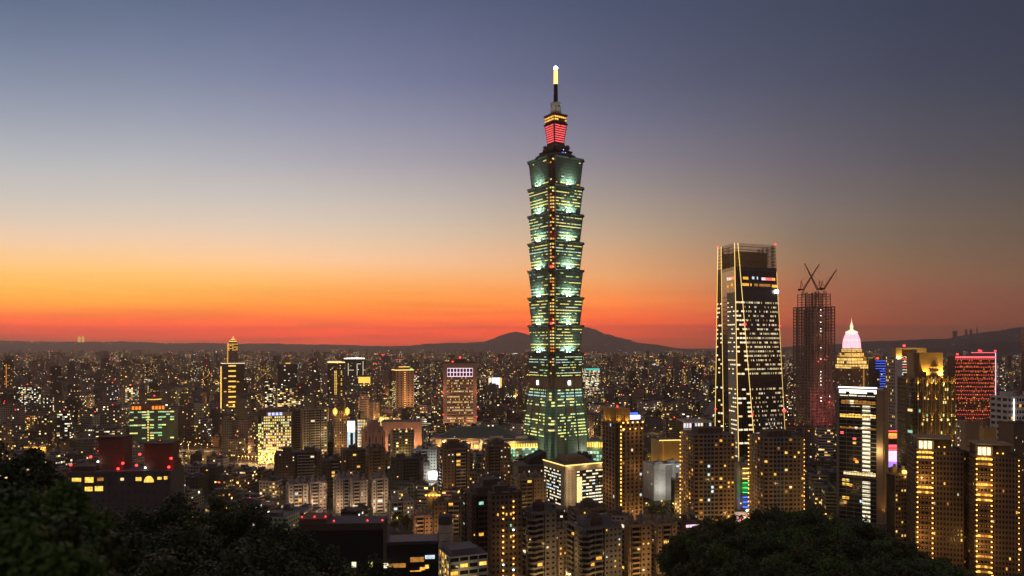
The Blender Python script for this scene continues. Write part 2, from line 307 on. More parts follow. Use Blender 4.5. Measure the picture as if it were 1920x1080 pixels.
FOOT = []      # footprints (x, y, radius) already taken
KEEP = []      # (px0, px1, distance, lowest row that must stay visible)
MARKS = []     # (px, distance, phrase) landmarks for labels
class Bld:
    FR = {'front': ((-.5, -.5), (1, 0), (0, -1)), 'right': ((.5, -.5), (0, 1), (1, 0)), 'left': ((-.5, .5), (0, -1), (-1, 0)), 'back': ((.5, .5), (-1, 0), (0, 1))}
    def __init__(s, name, label, cat, px0, px1, ytop, d, rot=0, k=1.0, zb=0.0, vis=None, mark=None, group=None, seed=None):
        w = (px1 - px0) / F * d; cx = wx((px0 + px1) / 2, d); cyy = d + w * k / 2; rz = R(rot)
        c_, s_ = math.cos(rz), math.sin(rz)
        for _ in range(25):
            l = w * k
            cs = [(x * c_ - y * s_, x * s_ + y * c_) for x, y in ((-w/2, -l/2), (w/2, -l/2), (w/2, l/2), (-w/2, l/2))]
            cyy = d - min(q[1] for q in cs)
            ps = [CX + (cx + q[0]) / (cyy + q[1]) * F for q in cs]
            w *= (px1 - px0) / (max(ps) - min(ps)); cx += ((px0 + px1) / 2 - (max(ps) + min(ps)) / 2) / F * d
        s.w, s.l = w, w * k
        far = cyy + max(q[1] for q in cs)
        s.h = wz(ytop, far if ytop > HY else d) - zb
        s.root = empty(name, (cx, cyy, zb), rz, label, cat, group)
        s.wall = MB(); s.glz = MB(); s.top = MB(); s.win = []; s.r = random.Random(seed if seed is not None else int(px0 * 7 + ytop))
        FOOT.append((cx, cyy, .62 * math.hypot(s.w, s.l)))
        KEEP.append((px0, px1, d, vis if vis else min(1080, HY + CZ / d * F - 6)))
        if mark: MARKS.append(((px0 + px1) / 2, d, mark))
        s.d = d
    def fr(s, f):
        o, u, n = s.FR[f]; return (o[0] * s.w, o[1] * s.l), u, n, (s.w if f in ('front', 'back') else s.l)
    def pt(s, f, u, n, z):
        O, U, Nn, Wd = s.fr(f); return (O[0] + U[0] * u + Nn[0] * n, O[1] + U[1] * u + Nn[1] * n, z)
    def core(s, m='glass', inset=.0, z1=None, mt='roof'):
        s.glz.box(-s.w/2 + inset, s.w/2 - inset, -s.l/2 + inset, s.l/2 - inset, 0, z1 or s.h, m, mt); return s
    def plain(s, m, f, u0=0, u1=1, z0=0, z1=None, th=.4):
        O, U, Nn, Wd = s.fr(f); s.wall.obox(O, U, Nn, u0 * Wd, u1 * Wd, -.1, th, z0, z1 or s.h, m); return s
    def grid(s, f, m='brown', nx=None, nz=None, pier=.3, slab=.4, proj=.4, lit=.12, keys=('amber', 'gold', 'warm'), u0=0., u1=1., z0=0., z1=None, row=None, wfu=None, fh=3.3, bay=3.4, balc=0):
        O, U, Nn, Wd = s.fr(f); z1 = z1 or s.h; a0, a1 = u0 * Wd, u1 * Wd
        nx = nx or max(1, round((a1 - a0) / bay)); nz = nz or max(1, round((z1 - z0) / fh))
        cw, ch = (a1 - a0) / nx, (z1 - z0) / nz
        for i in range(nx + 1):
            e = cw * pier / 2; c = a0 + i * cw
            s.wall.obox(O, U, Nn, max(a0, c - e), min(a1, c + e), -.1, proj, z0, z1, m)
        for j in range(nz + 1):
            zb = z0 + j * ch; lo = max(z0, zb - ch * slab * .4); hi = min(z1, zb + ch * slab * .6)
            if hi > lo: s.wall.obox(O, U, Nn, a0, a1, -.1, proj - .06, lo, hi, m)
            if balc and j < nz:
                for i in range(nx):
                    if (i % 2 == 0) == (balc > 0):
                        s.wall.obox(O, U, Nn, a0 + (i + .1) * cw, a0 + (i + .9) * cw, proj, proj + abs(balc), zb - .15, zb + 1.0, m)
        fu = wfu or (pier / 2 + .06, 1 - pier / 2 - .06)
        for j in range(nz):
            for i in range(nx):
                if s.r.random() < (row(j / nz) if row else lit):
                    x0, x1 = a0 + (i + fu[0]) * cw, a0 + (i + fu[1]) * cw; y0, y1 = z0 + (j + slab * .6 + .03) * ch, z0 + (j + 1 - slab * .4 - .03) * ch
                    s.win.append(([s.pt(f, x0, .06, y0), s.pt(f, x1, .06, y0), s.pt(f, x1, .06, y1), s.pt(f, x0, .06, y1)], s.r.choice(keys)))
        return s
    def shader(s, col, lit=.15, warm=.5, style=0, roof=(.09, .085, .09), z1=None, sx=1., z0=0):
        s.glz.fbox(-s.w/2 * sx, s.w/2 * sx, -s.l/2 * sx, s.l/2 * sx, z0, z1 or s.h, col, s.r.random(), lit, warm, style, roof); return s
    def roofs(s, m='grey', n=2, hh=4.0, tank=True):
        s.top.box(-s.w/2 - .15, s.w/2 + .15, -s.l/2 - .15, -s.l/2 + .35, s.h, s.h + 1.1, m); s.top.box(-s.w/2 - .15, -s.w/2 + .35, -s.l/2 + .35, s.l/2, s.h, s.h + 1.1, m); s.top.box(s.w/2 - .35, s.w/2 + .15, -s.l/2 + .35, s.l/2, s.h, s.h + 1.1, m)
        if n:
            for i in range(7):
                x, y, a_, c_ = s.r.uniform(-.42, .42) * s.w, s.r.uniform(-.42, .42) * s.l, s.r.uniform(.4, 1.3), s.r.uniform(.5, 1.6)
                s.top.box(x - a_, x + a_, y - a_, y + a_, s.h + .01, s.h + c_, s.r.choice(('concrete', 'steel', 'grey', 'darkgrey', 'white')))
            for i in range(3): x, y = s.r.uniform(-.45, .45) * s.w, s.r.uniform(-.45, .45) * s.l; s.top.bar((x, y, s.h), (x, y, s.h + s.r.uniform(3, 7)), .07, 'steel')
            s.top.bar((-s.w * .4, -s.l * .3, s.h + .5), (s.w * .35, -s.l * .25, s.h + .5), .12, 'concrete'); s.top.bar((-s.w * .2, -s.l * .4, s.h + .4), (-s.w * .15, s.l * .4, s.h + .4), .12, 'concrete')
        for i in range(n):
            bw, bl = s.w * s.r.uniform(.18, .3), s.l * s.r.uniform(.2, .4); x = -s.w/2 + s.w * (i + .5) / n; y = s.r.uniform(-.15, .2) * s.l; q = hh * s.r.uniform(.7, 1.3)
            s.top.box(x - bw/2, x + bw/2, y - bl/2, y + bl/2, s.h + .01, s.h + q, m, 'roof')
            if tank:
                s.top.lathe([(.01, s.h + q + 2), (1.1, s.h + q + 1.8), (1.2, s.h + q)], 'concrete', (x + bw * .2, y), 8)
        return s
    def beacon(s, x, y, z, m='redlamp', r=None, name='beacon'):
        b = MB(); r = r or s.d / F * 1.15; b.lamp((x, y, z + r * 1.6), r, m); b.bar((x, y, z), (x, y, z + r), r * .25, 'steel'); b.build(name, s.root); return s
    def strip(s, a, b, r=.35, m='goldline', name='light_strip'):
        q = MB(); q.bar(a, b, r, m); q.build(name, s.root); return s
    def part(s, name, fn):
        b = MB(); fn(b); b.build(name, s.root); return s
    def done(s, cap=100, wname='window'):
        if s.glz.v: s.glz.build('glazing' if 'glass' in s.glz.m[0] else 'body', s.root)
        if s.wall.v: s.wall.build('wall', s.root)
        if s.top.v: s.top.build('rooftop', s.root)
        if s.win: emit(s.root, s.win, wname, wname + 's', cap)
        return s

# ------------------------------------------------------------------ ground, hillside, hills
def smooth(a, b, x):
    t = min(1, max(0, (x - a) / (b - a))); return t * t * (3 - 2 * t)
def interp(x, pts):
    if x <= pts[0][0]: return pts[0][1]
    for (a, p), (b, q) in zip(pts, pts[1:]):
        if x <= b: return p + (q - p) * (x - a) / (b - a)
    return pts[-1][1]
KN = [(1244,1140),(1294,1076),(1320,1036),(1339,1020),(1364,1011),(1399,1002),(1444,993),(1504,983),(1574,983),(1620,994),(1680,1020),(1740,1048),(1800,1082),(1870,1140)]
def terrain(x, y):
    z = CZ - 2 - .43 * max(0, y) + 1.5 * math.sin(x * .07 + 1) * smooth(10, 60, y)
    px = CX + x / 290 * F
    k = CZ - (interp(px, KN) - HY) / F * 290 - 10
    k *= smooth(110, 200, y) * (1 - smooth(315, 420, y)) if k > 0 else 0
    return max(z, k, -.6)
M['ground'] = solid('ground', (.045, .042, .042), .9, .5, .01)
M['soil'] = solid('soil', (.03, .03, .018), .95, .4, .2)
M['hill_far'] = solid('hill_far', (.075, .07, .075), 1, .45, .004)
b = MB(); b.face([(-25400, -250, 0), (25400, -250, 0), (25400, 24500, 0), (-25400, 24500, 0)], 'ground')
tag(b.build('ground'), kind='structure')
b = MB(); st = 9
gx = [i * st for i in range(-36, 37)]; gy = [-60 + i * st for i in range(0, 56)]
for i in range(len(gx) - 1):
    for j in range(len(gy) - 1):
        q = [(gx[i], gy[j]), (gx[i+1], gy[j]), (gx[i+1], gy[j+1]), (gx[i], gy[j+1])]
        zz = [terrain(*p) for p in q]
        if max(zz) > -.5: b.face([(*p, z) for p, z in zip(q, zz)], 'soil')
tag(b.build('hillside', smooth=True), kind='structure')

def ridge(name, d, crest, deep, seed, step=6, amp=1.0):
    r = random.Random(seed); xs = list(range(crest[0][0], crest[-1][0] + 1, step)); ph = [r.uniform(0, 6.28) for _ in range(6)]
    rows = [(-.75, 0), (-.5, .28), (-.3, .5), (-.15, .78), (0, 1), (.25, .7), (.6, 0)]
    b = MB(); G = []
    for px in xs:
        h = wz(interp(px, crest), d); n = sum(math.sin(px * f + p) * a for f, p, a in ((.05, ph[0], 1), (.13, ph[1], .6), (.31, ph[2], .35), (.83, ph[3], .25))) * amp * d / F
        G.append([(wx(px, d) * (1 + .6 * t * deep / d) + r.uniform(-1, 1) * deep * .01, d + t * deep + math.sin(px * .07 + t * 9) * deep * .05, max(-5, (h + n) * k * (1 + (.12 * math.sin(px * .09 + t * 14) if 0 < k < 1 else 0)))) for t, k in rows])
    for a, c in zip(G, G[1:]):
        for j in range(len(rows) - 1): b.face([a[j], c[j], c[j+1], a[j+1]], 'hill_far')
    tag(b.build(name, smooth=True), kind='structure')
ridge('hills', 15500, [(-320,641),(0,639),(120,641),(230,640),(300,643),(480,644),(560,645),(700,648),(800,652),(960,657)], 3000, 3, amp=.5)
ridge('hills', 14500, [(660,652),(760,648),(795,645),(850,643),(905,641),(925,634),(945,627),(965,622),(985,626),(1000,631),(1030,630),(1060,622),(1085,616),(1100,613),(1115,617),(1135,626),(1170,634),(1200,643),(1240,648),(1290,655),(1360,660)], 2600, 5, amp=.5)
ridge('hills', 9000, [(1400,662),(1480,650),(1560,645),(1620,641),(1700,637),(1760,636),(1800,630),(1850,622),(1890,618),(1925,612),(2000,600),(2200,590)], 1800, 7, amp=.5)
ridge('hills', 6500, [(1380,672),(1450,670),(1500,668),(1540,660),(1590,660),(1650,666),(1700,662),(1760,652),(1820,645),(1870,642),(1930,640),(2050,632),(2250,620)], 1300, 9, amp=.7)

# ------------------------------------------------------------------ the tall segmented tower
def stepped(a, n, z, s=0.0):
    a += s; e = [(a, -(a - 2*n)), (a, a - 2*n), (a - n, a - 2*n), (a - n, a - n), (a - 2*n, a - n)]
    out = []
    for k in range(4):
        c, q = [(1, 0), (0, 1), (-1, 0), (0, -1)][k]
        out += [(x * c - y * q, x * q + y * c, z) for x, y in e]
    return out
TD = 950.0
def tz(y): return CZ - (y - HY) / F * TD
tw = empty('skyscraper', (wx(1042, TD), TD, 0), R(33.2), 'tallest tower, green glass, eight flared tiers stacked like bamboo under a glowing spire', 'skyscraper')
MARKS.append((1042, TD, 'tall tiered tower')); KEEP.append((978, 1110, TD - 40, 848)); FOOT.append((wx(1042, TD), TD, 62))
YT = [303, 355, 405.5, 457, 508, 558.5, 610, 661, 706]
rt = random.Random(5)
FACES = {'f': ((0, -1), (1, 0)), 'l': ((-1, 0), (0, -1))}
for i in range(8):
    z1, z0 = tz(YT[i]), tz(YT[i + 1]) + (.3 if i < 7 else 0)
    at, nt_, ab, nb = 28.6, 3.9, (25.2 if i < 7 else 26.6), 3.4
    b = MB()
    b.hexa(stepped(ab, nb, z0), stepped(at, nt_, z1 - 2.2), 'greenglass' if i < 7 else 'greendark', 'greendark')
    sg = b.build('tower_segment', tw)
    b = MB(); nf = 8
    for j in range(nf + 1):          # a sill line at each storey
        t = (j + .0) / nf * .93 + .02; a, n = ab + (at - ab) * t, nb + (nt_ - nb) * t; z = z0 + (z1 - 2.2 - z0) * t
        b.hexa(stepped(a, n, z, .22), stepped(a, n, z + (.4 if j % 2 else .3), .18), 'greendark')
    b.build('sill_bands', sg)
    b = MB()
    for (nx_, ny_), (ux, uy) in FACES.values():      # mullions
        for j in range(-13, 14):
            t = j / 13.5
            lo, up = (ab - 2*nb) * t, (at - 2*nt_) * t
            b.bar((nx_ * (ab + .1) + ux * lo, ny_ * (ab + .1) + uy * lo, z0), (nx_ * (at + .1) + ux * up, ny_ * (at + .1) + uy * up, z1 - 2.4), .16, 'greendark')
    b.build('mullions', sg)
    b = MB(); b.hexa(stepped(at, nt_, z1 - 2.2, .3), stepped(at, nt_, z1 - .9, 1.5), 'greendark'); b.hexa(stepped(at, nt_, z1 - .9, 1.5), stepped(at, nt_, z1, 1.7), 'greendark', 'roof')
    b.build('cornice', sg)
    # curled ornaments on each face and at the corners
    for p_, r_ in [((a_[0] * (at + 2.2), a_[1] * (at + 2.2), z1 - 1.2), 2.0) for a_, _u in FACES.values()] + [((cx_ * (at - nt_ + .7), cy_ * (at - nt_ + .7), z1 - 1.6), 1.5) for cx_, cy_ in ((1, -1), (-1, -1), (-1, 1))]:
        b = MB(); b.lamp(p_, r_, 'black'); b.build('ornament', sg)
    # red panel down the near corner, reddish light there put into its colour
    b = MB()
    for s_ in (0, 1):
        for q in ((1, 2),):
            pass
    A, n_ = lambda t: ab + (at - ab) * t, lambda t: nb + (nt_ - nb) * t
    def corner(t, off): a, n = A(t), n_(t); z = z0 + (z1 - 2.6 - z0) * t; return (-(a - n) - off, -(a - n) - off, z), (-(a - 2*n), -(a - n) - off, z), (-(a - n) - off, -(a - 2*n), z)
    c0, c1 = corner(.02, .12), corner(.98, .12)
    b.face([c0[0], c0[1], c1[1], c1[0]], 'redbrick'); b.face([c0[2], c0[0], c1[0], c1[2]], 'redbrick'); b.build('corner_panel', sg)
    # lit offices
    Q = []
    dens = [.14, .7, .62, .7, .6, .58, .72, .42][i]
    rowp = [min(.85, dens * rt.choice((.3, .6, .9, 1.2, 1.6))) for _ in range(nf)]
    if i == 0: rowp = [.5, .05, .25, 0, .02, .02, .03, .25]
    rk = [rt.choice((('lime', 'lime', 'warm'), ('lime', 'gold', 'lime'), ('lime', 'warm', 'mint'), ('mint', 'lime', 'cool'))) for _ in range(nf)]
    for (nx_, ny_), (ux, uy) in FACES.values():
        P = lambda a, n, s_, z: (nx_ * a + ux * (a - 2*n) * s_, ny_ * a + uy * (a - 2*n) * s_, z)
        bl, br, tr, tl = P(ab, nb, -1, z0), P(ab, nb, 1, z0), P(at, nt_, 1, z1 - 2.2), P(at, nt_, -1, z1 - 2.2)
        for j in range(nf):
            q0, q1 = j / nf * .93 + .04, (j + 1) / nf * .93 + .0
            Q += quadgrid(lerp(bl, tl, q0), lerp(br, tr, q0), lerp(br, tr, q1), lerp(bl, tl, q1), 18, 1, rowp[j], rk[j], rt, (.03, .97), (.3, .76), .14)
    for a_, k_ in ((1, 2), (2, 0)):   # two bays either side of the corner
        pass
    for j in range(nf):
        for side in (0, 1):
            if rt.random() < dens * 1.2:
                t0, t1 = (j + .3) / nf, (j + .75) / nf; e0, e1 = corner(t0, .2), corner(t1, .2); k = 1 + side
                a0, a1 = lerp(e0[0], e0[k], .2), lerp(e0[0], e0[k], .9); b0, b1 = lerp(e1[0], e1[k], .2), lerp(e1[0], e1[k], .9)
                Q.append(([a0, a1, b1, b0] if side == 0 else [a1, a0, b0, b1], rt.choice(('lime', 'warm', 'gold', 'orange'))))
    emit(sg, Q, cap=12)
    # floodlights standing on the ledge below wash the lower storeys
    if i < 7:
        for (nx_, ny_), (ux, uy) in FACES.values():
            for s_ in (-2.4, 2.4): b = MB(); b.lamp((nx_ * (ab + 2.4) + ux * s_, ny_ * (ab + 2.4) + uy * s_, z0 + .9), .95, 'mintlamp'); b.build('floodlight', sg)
            for s_, p_, c_, t_ in ((-8, 7500, 130, .25), (0, 16000, 130, .25), (8, 7500, 130, .25), (-4, 8500, 64, .14), (4, 8500, 64, .14)):
                light(sg, (nx_ * (ab + 3.9) + ux * s_, ny_ * (ab + 3.9) + uy * s_, z0 + 1.0), p_ * (.8, 1, .9, 1, 1, .75, .95)[i], (.88, 1, .84), 'SPOT', (-nx_ * t_, -ny_ * t_, 1), .6, c_, .9, 'floodlight_beam')
    if i in (4, 6):                   # red aviation lamps
        for cx_, cy_ in ((1, -1), (-1, -1), (-1, 1)):
            b = MB(); b.lamp((cx_ * (at - nt_ + 2), cy_ * (at - nt_ + 2), z1 + 1.6), 1.7 if (cx_, cy_) == (-1, -1) else 1.1, 'redlamp'); b.build('beacon', sg)
        light(sg, (-(ab + 1.5), -(ab + 1.5), z1 + 2.5), 2500, (1, .06, .06))
    elif i in (1, 2, 3, 5): light(sg, (-(ab + .8), -(ab + .8), z0 + 3), 900, (1, .08, .08))
# belt with round coin emblems, then the sloping base
b = MB(); b.hexa(stepped(27.5, 3.5, tz(727)), stepped(27.2, 3.4, tz(706)), 'brown', 'roof'); belt = b.build('belt', tw)
for (nx_, ny_), (ux, uy) in FACES.values():
    b = MB(); o = 27.4; zc = tz(716)
    ring = lambda r, f, k=24: [(nx_ * (o + f) + ux * r * math.cos(2*math.pi*t/k), ny_ * (o + f) + uy * r * math.cos(2*math.pi*t/k), zc + r * math.sin(2*math.pi*t/k)) for t in range(k)]
    r0, r1 = ring(5.6, 0), ring(5.6, 1.3); r2, r3 = ring(4.6, 1.7), ring(4.4, 1.2)
    for p, q in ((r0, r1), (r1, r2), (r2, r3)):
        for t in range(24): b.face([p[t], p[(t+1) % 24], q[(t+1) % 24], q[t]], 'concrete')
    b.face(r3, 'grey'); coin = b.build('coin_emblem', tw)
    b = MB(); P = lambda s_, z: (nx_ * (o + 1.6) + ux * s_, ny_ * (o + 1.6) + uy * s_, zc + z)
    b.face([P(-1.9, -2.5), P(1.9, -2.5), P(1.9, 2.5), P(-1.9, 2.5)], 'whitelamp'); b.build('coin_lamp', coin)
z1, z0 = tz(727), 0; ab, nb, at, nt_ = 38.5, 6.0, 29.0, 4.4
b = MB(); b.hexa(stepped(ab, nb, 0), stepped(at, nt_, z1), 'tealbase', 'roof'); bs = b.build('base', tw)
b = MB(); Q = []
for j in range(0, 24):
    t = j / 24; a, n = ab + (at - ab) * t, nb + (nt_ - nb) * t; b.hexa(stepped(a, n, z1 * t, .12), stepped(a, n, z1 * t + .8, .1), 'greendark')
for (nx_, ny_), (ux, uy) in FACES.values():
    for s_ in (-.98, -.36, .36, .98):
        w0, w1 = (ab - 2*nb) * s_, (at - 2*nt_) * s_
        b.bar((nx_ * (ab + .2) + ux * w0, ny_ * (ab + .2) + uy * w0, 0), (nx_ * (at + .2) + ux * w1, ny_ * (at + .2) + uy * w1, z1), .8, 'greendark')
b.build('sill_bands', bs)
b = MB()
for (nx_, ny_), (ux, uy) in FACES.values():
    P = lambda a, n, s_, z: (nx_ * a + ux * (a - 2*n) * s_, ny_ * a + uy * (a - 2*n) * s_, z)
    bl, br, tr, tl = P(ab, nb, -1, 0), P(ab, nb, 1, 0), P(at, nt_, 1, z1), P(at, nt_, -1, z1)
    for j in range(6, 24):
        if j in (16, 17): continue
        q0, q1 = j / 24 + .008, (j + 1) / 24
        for c in range(3):
            cc = [0, .32, .68, 1]
            g = lambda q: (lerp(lerp(bl, tl, q), lerp(br, tr, q), cc[c] + .03), lerp(lerp(bl, tl, q), lerp(br, tr, q), cc[c + 1] - .03))
            p0, p1 = g(q0), g(q1); pr = .85 if j > 20 else rt.choice((.2, .5, .6, .85, .4)) if j > 7 else .12
            Q += quadgrid(p0[0], p0[1], p1[1], p1[0], 7, 1, pr, ('mint', 'cool', 'mint') if j in (21, 22) else ('lime', 'lime', 'lime', 'mint'), rt, (.02, .98), (.32, .8), .3)
    for q0, q1 in ((16.2, 17.9),):
        for c in (1,):
            g = lambda q: (lerp(lerp(bl, tl, q / 24), lerp(br, tr, q / 24), .34), lerp(lerp(bl, tl, q / 24), lerp(br, tr, q / 24), .66))
            p0, p1 = g(q0), g(q1); o = Vector((nx_, ny_, .1)) * .35
            b.face([tuple(Vector(p) + o) for p in (p0[0], p0[1], p1[1], p1[0])], 'brown')
b.build('louvre_panel', bs)
for sx_, sy_ in ((-1, -1),):
    for j in range(8, 23):
        for side in (0, 1):
            if rt.random() < .4 and j not in (16, 17):
                t0, t1 = (j + .3) / 24, (j + .85) / 24
                f = lambda t, k: (lambda a, n, z: (-(a - n) - (.2 if k == 0 or side == 1 else 0) if k == 0 else (-(a - 2*n) if side == 0 else -(a - n) - .2), -(a - n) - .2 if (k == 0 or side == 0) else -(a - 2*n), z))(ab + (at - ab) * t, nb + (nt_ - nb) * t, z1 * t)
                p = [f(t0, 0), f(t0, 1), f(t1, 1), f(t1, 0)]
                Q.append((p if side == 0 else [p[1], p[0], p[3], p[2]], rt.choice(('lime', 'lime', 'warm'))))
emit(bs, Q, cap=4)
for x, y, z, p in ((-52, -30, 14, 9000), (30, -58, 14, 11000), (-50, -45, 75, 7000), (20, -60, 80, 6000)): light(tw, (x, y, z), p, (.88, 1, .8))  # added fill lights around the foot, free in the air without fixtures
# crown
def sq(r, z, c=.0): return [(r, -r, z), (r, r, z), (-r, r, z), (-r, -r, z)]
def tier(name, prof, m, mt='roof', par=None):
    b = MB()
    for (r0, z0), (r1, z1) in zip(prof, prof[1:]): b.hexa(sq(r0, z0), sq(r1, z1), m, mt)
    return b.build(name, par or tw)
k = TD / F * .72        # photo px half-width across the diagonal -> half side
b = MB(); b.lathe([(25, tz(303)), (26, tz(297)), (21, tz(294.5))], 'darkbrown', k=28); b.lathe([(26.3, tz(297)), (26.3, tz(296.2))], 'concrete', k=28); b.build('crown_ring', tw)
tier('crown_tier', [(29*k, tz(296)), (29*k, tz(290)), (31*k, tz(289)), (31*k, tz(286))], 'black')
tier('crown_tier', [(25*k, tz(286)), (24*k, tz(279)), (18*k, tz(278)), (16*k, tz(269))], 'darkbrown')
rb = tier('lantern', [(15.5*k, tz(270)), (21*k, tz(236))], 'redbrick')
for (nx_, ny_), (ux, uy) in list(FACES.values()) + [((1, 0), (0, 1))]:
    for j in range(8):
        t0, t1 = (j + .28) / 8.2, (j + .75) / 8.2
        R0, R1 = k * (15.5 + 5.5 * t0) + .25, k * (15.5 + 5.5 * t1) + .25; zz0, zz1 = tz(270) + (tz(236) - tz(270)) * t0, tz(270) + (tz(236) - tz(270)) * t1
        for a, c in (((-.84, .84),) if j < 7 else ((-.84, -.06), (.06, .84))):
            b = MB(); b.face([(nx_*R0 + ux*R0*a, ny_*R0 + uy*R0*a, zz0), (nx_*R0 + ux*R0*c, ny_*R0 + uy*R0*c, zz0), (nx_*R1 + ux*R1*c, ny_*R1 + uy*R1*c, zz1), (nx_*R1 + ux*R1*a, ny_*R1 + uy*R1*a, zz1)], 'redpanel'); b.build('light_panel', rb)
tier('crown_ledge', [(22*k, tz(236)), (23*k, tz(234)), (20*k, tz(232.5))], 'black')
ob = tier('observation_deck', [(19.5*k, tz(233)), (20.5*k, tz(221)), (22.5*k, tz(218.5)), (22.5*k, tz(217))], 'redbrick', 'concrete')
Q = []
for (nx_, ny_), (ux, uy) in FACES.values():
    for zt in (230, 225):
        rr = 20.2 * k + .3; P = lambda s_, y: (nx_*rr + ux*rr*s_, ny_*rr + uy*rr*s_, tz(y))
        Q += quadgrid(P(-.95, zt), P(.95, zt), P(.95, zt - 3.4), P(-.95, zt - 3.4), 6, 1, .85, ('gold', 'gold', 'amber'), rt, (.1, .9), (.05, .95), .1)
emit(ob, Q)
tier('spire_block', [(10.5*k, tz(217)), (10.2*k, tz(202)), (9*k, tz(200.5))], 'pale')
b = MB(); b.lathe([(4.2, tz(201)), (6.6, tz(198)), (7.4, tz(195.5)), (7.2, tz(194)), (2.2, tz(193.5))], 'pale', k=20); b.build('capital', tw)
b = MB(); b.lathe([(2.9, tz(194)), (2.5, tz(158))], 'black', k=12); b.build('mast', tw)
b = MB(); b.lathe([(2.6, tz(158)), (2.5, tz(134)), (2.0, tz(130)), (.01, tz(126))], 'mastglow', k=12); b.build('lit_mast', tw)
b = MB(); b.lamp((0, 0, tz(128)), 3.0, 'whitelamp'); b.build('beacon', tw)
for i in range(6):
    q = math.radians(60 * i + 25); light(tw, (14 * math.cos(q), 14 * math.sin(q), tz(216) + .6), 1500, (.85, 1, .86), 'SPOT', (-math.cos(q) * .4, -math.sin(q) * .4, 1), .5, 110, .8, 'floodlight_beam')
b = MB(); s_ = 29 * k + .4                # blue emblem on the crown's right face
P = lambda u, z: (u, -s_, tz(291) + z)
b.face([P(-1.5, -1.5), P(2.5, -1.5), P(.5, 3.6), P(-.5, 3.6)], 'blue'); b.face([P(.6, 4.2), P(1.4, 4.6), P(5.2, .6), P(4.4, .2)], 'bluewhite'); b.build('emblem', tw)
b = MB()
for x, y in ((-23, -8), (20, -14), (-8, -23), (12, -23)): b.bar((x, y, tz(303)), (x, y, tz(297)), .5, 'steel')
for x, y in ((-17*k, -27*k), (27*k, -17*k), (-27*k, 10*k), (17*k, -27*k)): b.bar((x, y, tz(286)), (x, y, tz(275)), .9, 'steel'); b.box(x - 1.8, x + 1.8, y - 1.8, y + 1.8, tz(280), tz(276), 'steel')
b.build('antenna', tw)

# ------------------------------------------------------------------ the tapering dark tower with gold edges
d0 = 880.0
fx, fy = wx(1400, d0), d0 + 25
nn = empty('skyscraper', (fx, fy, 0), 0, 'dark tapering office tower with glowing gold edge lines and a slatted crown', 'skyscraper')
MARKS.append((1405, 900, 'gold edged tower')); KEEP.append((1338, 1478, 870, 856)); FOOT.append((fx, fy, 52))
def npt(px, d, z): return (wx(px, d) - fx, d - fy, z)
ZT = wz(455, 880)
bot = [npt(1340, 932, 0), npt(1357.5, 919, 0), npt(1385.5, 880, 0), npt(1418, 886, 0), npt(1475, 908, 0), npt(1432, 948, 0)]
top = [npt(1346, 925, ZT), npt(1352, 918, ZT), npt(1377, 881, ZT), npt(1383.5, 881.5, ZT), npt(1453.5, 903, ZT), npt(1418, 945, ZT)]
def lev(i, t): return lerp(bot[i], top[i], t)
def ty(y): return (wz(y, 885)) / ZT
b = MB()
for q in range(30): b.hexa([lev(i, ty(500) * q / 30) for i in range(6)], [lev(i, ty(500) * (q + 1) / 30) for i in range(6)], 'darkglass', 'roof', cap=q in (0, 29))
b.build('body', nn)
rn = random.Random(8)
# storeys: spandrel lines and fins
b = MB()
for i0, i1, nf in ((0, 1, 4), (2, 3, 5), (3, 4, 46)):
    for q in range(nf + 1):
        b.bar(lerp(lev(i0, .02), lev(i1, .02), q / nf), lerp(lev(i0, ty(507)), lev(i1, ty(507)), q / nf), .12, 'steel')
b.build('fins', nn)
cr_ = MB(); RB = []
ys = [565 + 8.35 * q for q in range(17)] + [728 + 8.35 * q for q in range(16)]
Q = []
for q, y in enumerate(ys):
    pr = .62 if y < 706 else .32
    t0, t1 = ty(y + 3.7), ty(y)
    pr2 = pr * rn.choice((.6, .9, 1.1, 1.2))
    Q += quadgrid(lev(3, t0), lev(4, t0), lev(4, t1), lev(3, t1), 32, 1, pr2, ('ivory', 'dimivory', 'dimwarm', 'dimivory', 'warm', 'dimivory') if q not in (4, 5) else ('dimamber', 'ivory', 'dimivory'), rn, (.16, .8), (.0, .9), .3, run=False)
    Q += quadgrid(lev(2, t0), lev(3, t0), lev(3, t1), lev(2, t1), 3, 1, pr, ('ivory', 'warm'), rn, (.1, .9), (0, .9), .3)
    Q += quadgrid(lev(0, t0), lev(1, t0), lev(1, t1), lev(0, t1), 3, 1, pr * .8, ('ivory', 'warm'), rn, (.1, .9), (0, .9), .3)
    Q += quadgrid(lerp(lev(1, t0), lev(2, t0), .42), lerp(lev(1, t0), lev(2, t0), .95), lerp(lev(1, t1), lev(2, t1), .95), lerp(lev(1, t1), lev(2, t1), .42), 4, 1, .5, ('ivory', 'warm'), rn, (.1, .9), (.2, .8), .5)
for y, a, c, ks, p in ((519, .02, .2, ('amber',), .8), (518, .3, .5, ('cool',), .9), (519, .56, .86, ('redline', 'pinkwhite', 'orange'), .8), (519, .86, .99, ('amber',), .8), (531, .02, .35, ('dimamber', 'amber'), .7), (531, .35, .8, ('dimamber',), .7), (532, .84, .99, ('amber',), .9)):
    t0, t1 = ty(y + 5), ty(y)
    Q += quadgrid(lerp(lev(3, t0), lev(4, t0), a), lerp(lev(3, t0), lev(4, t0), c), lerp(lev(3, t1), lev(4, t1), c), lerp(lev(3, t1), lev(4, t1), a), max(2, int(30 * (c - a))), 1, p, ks, rn, (.05, .95), (0, 1), .3)
    Q += quadgrid(lerp(lev(1, t0), lev(2, t0), .4), lev(2, t0), lev(2, t1), lerp(lev(1, t1), lev(2, t1), .4), 4, 1, .5, ks, rn, (.1, .9), (0, 1), .3)
emit(nn, Q)
b = MB()      # concrete service strip on the narrow face
g = lambda t, a: lerp(lev(1, t), lev(2, t), a)
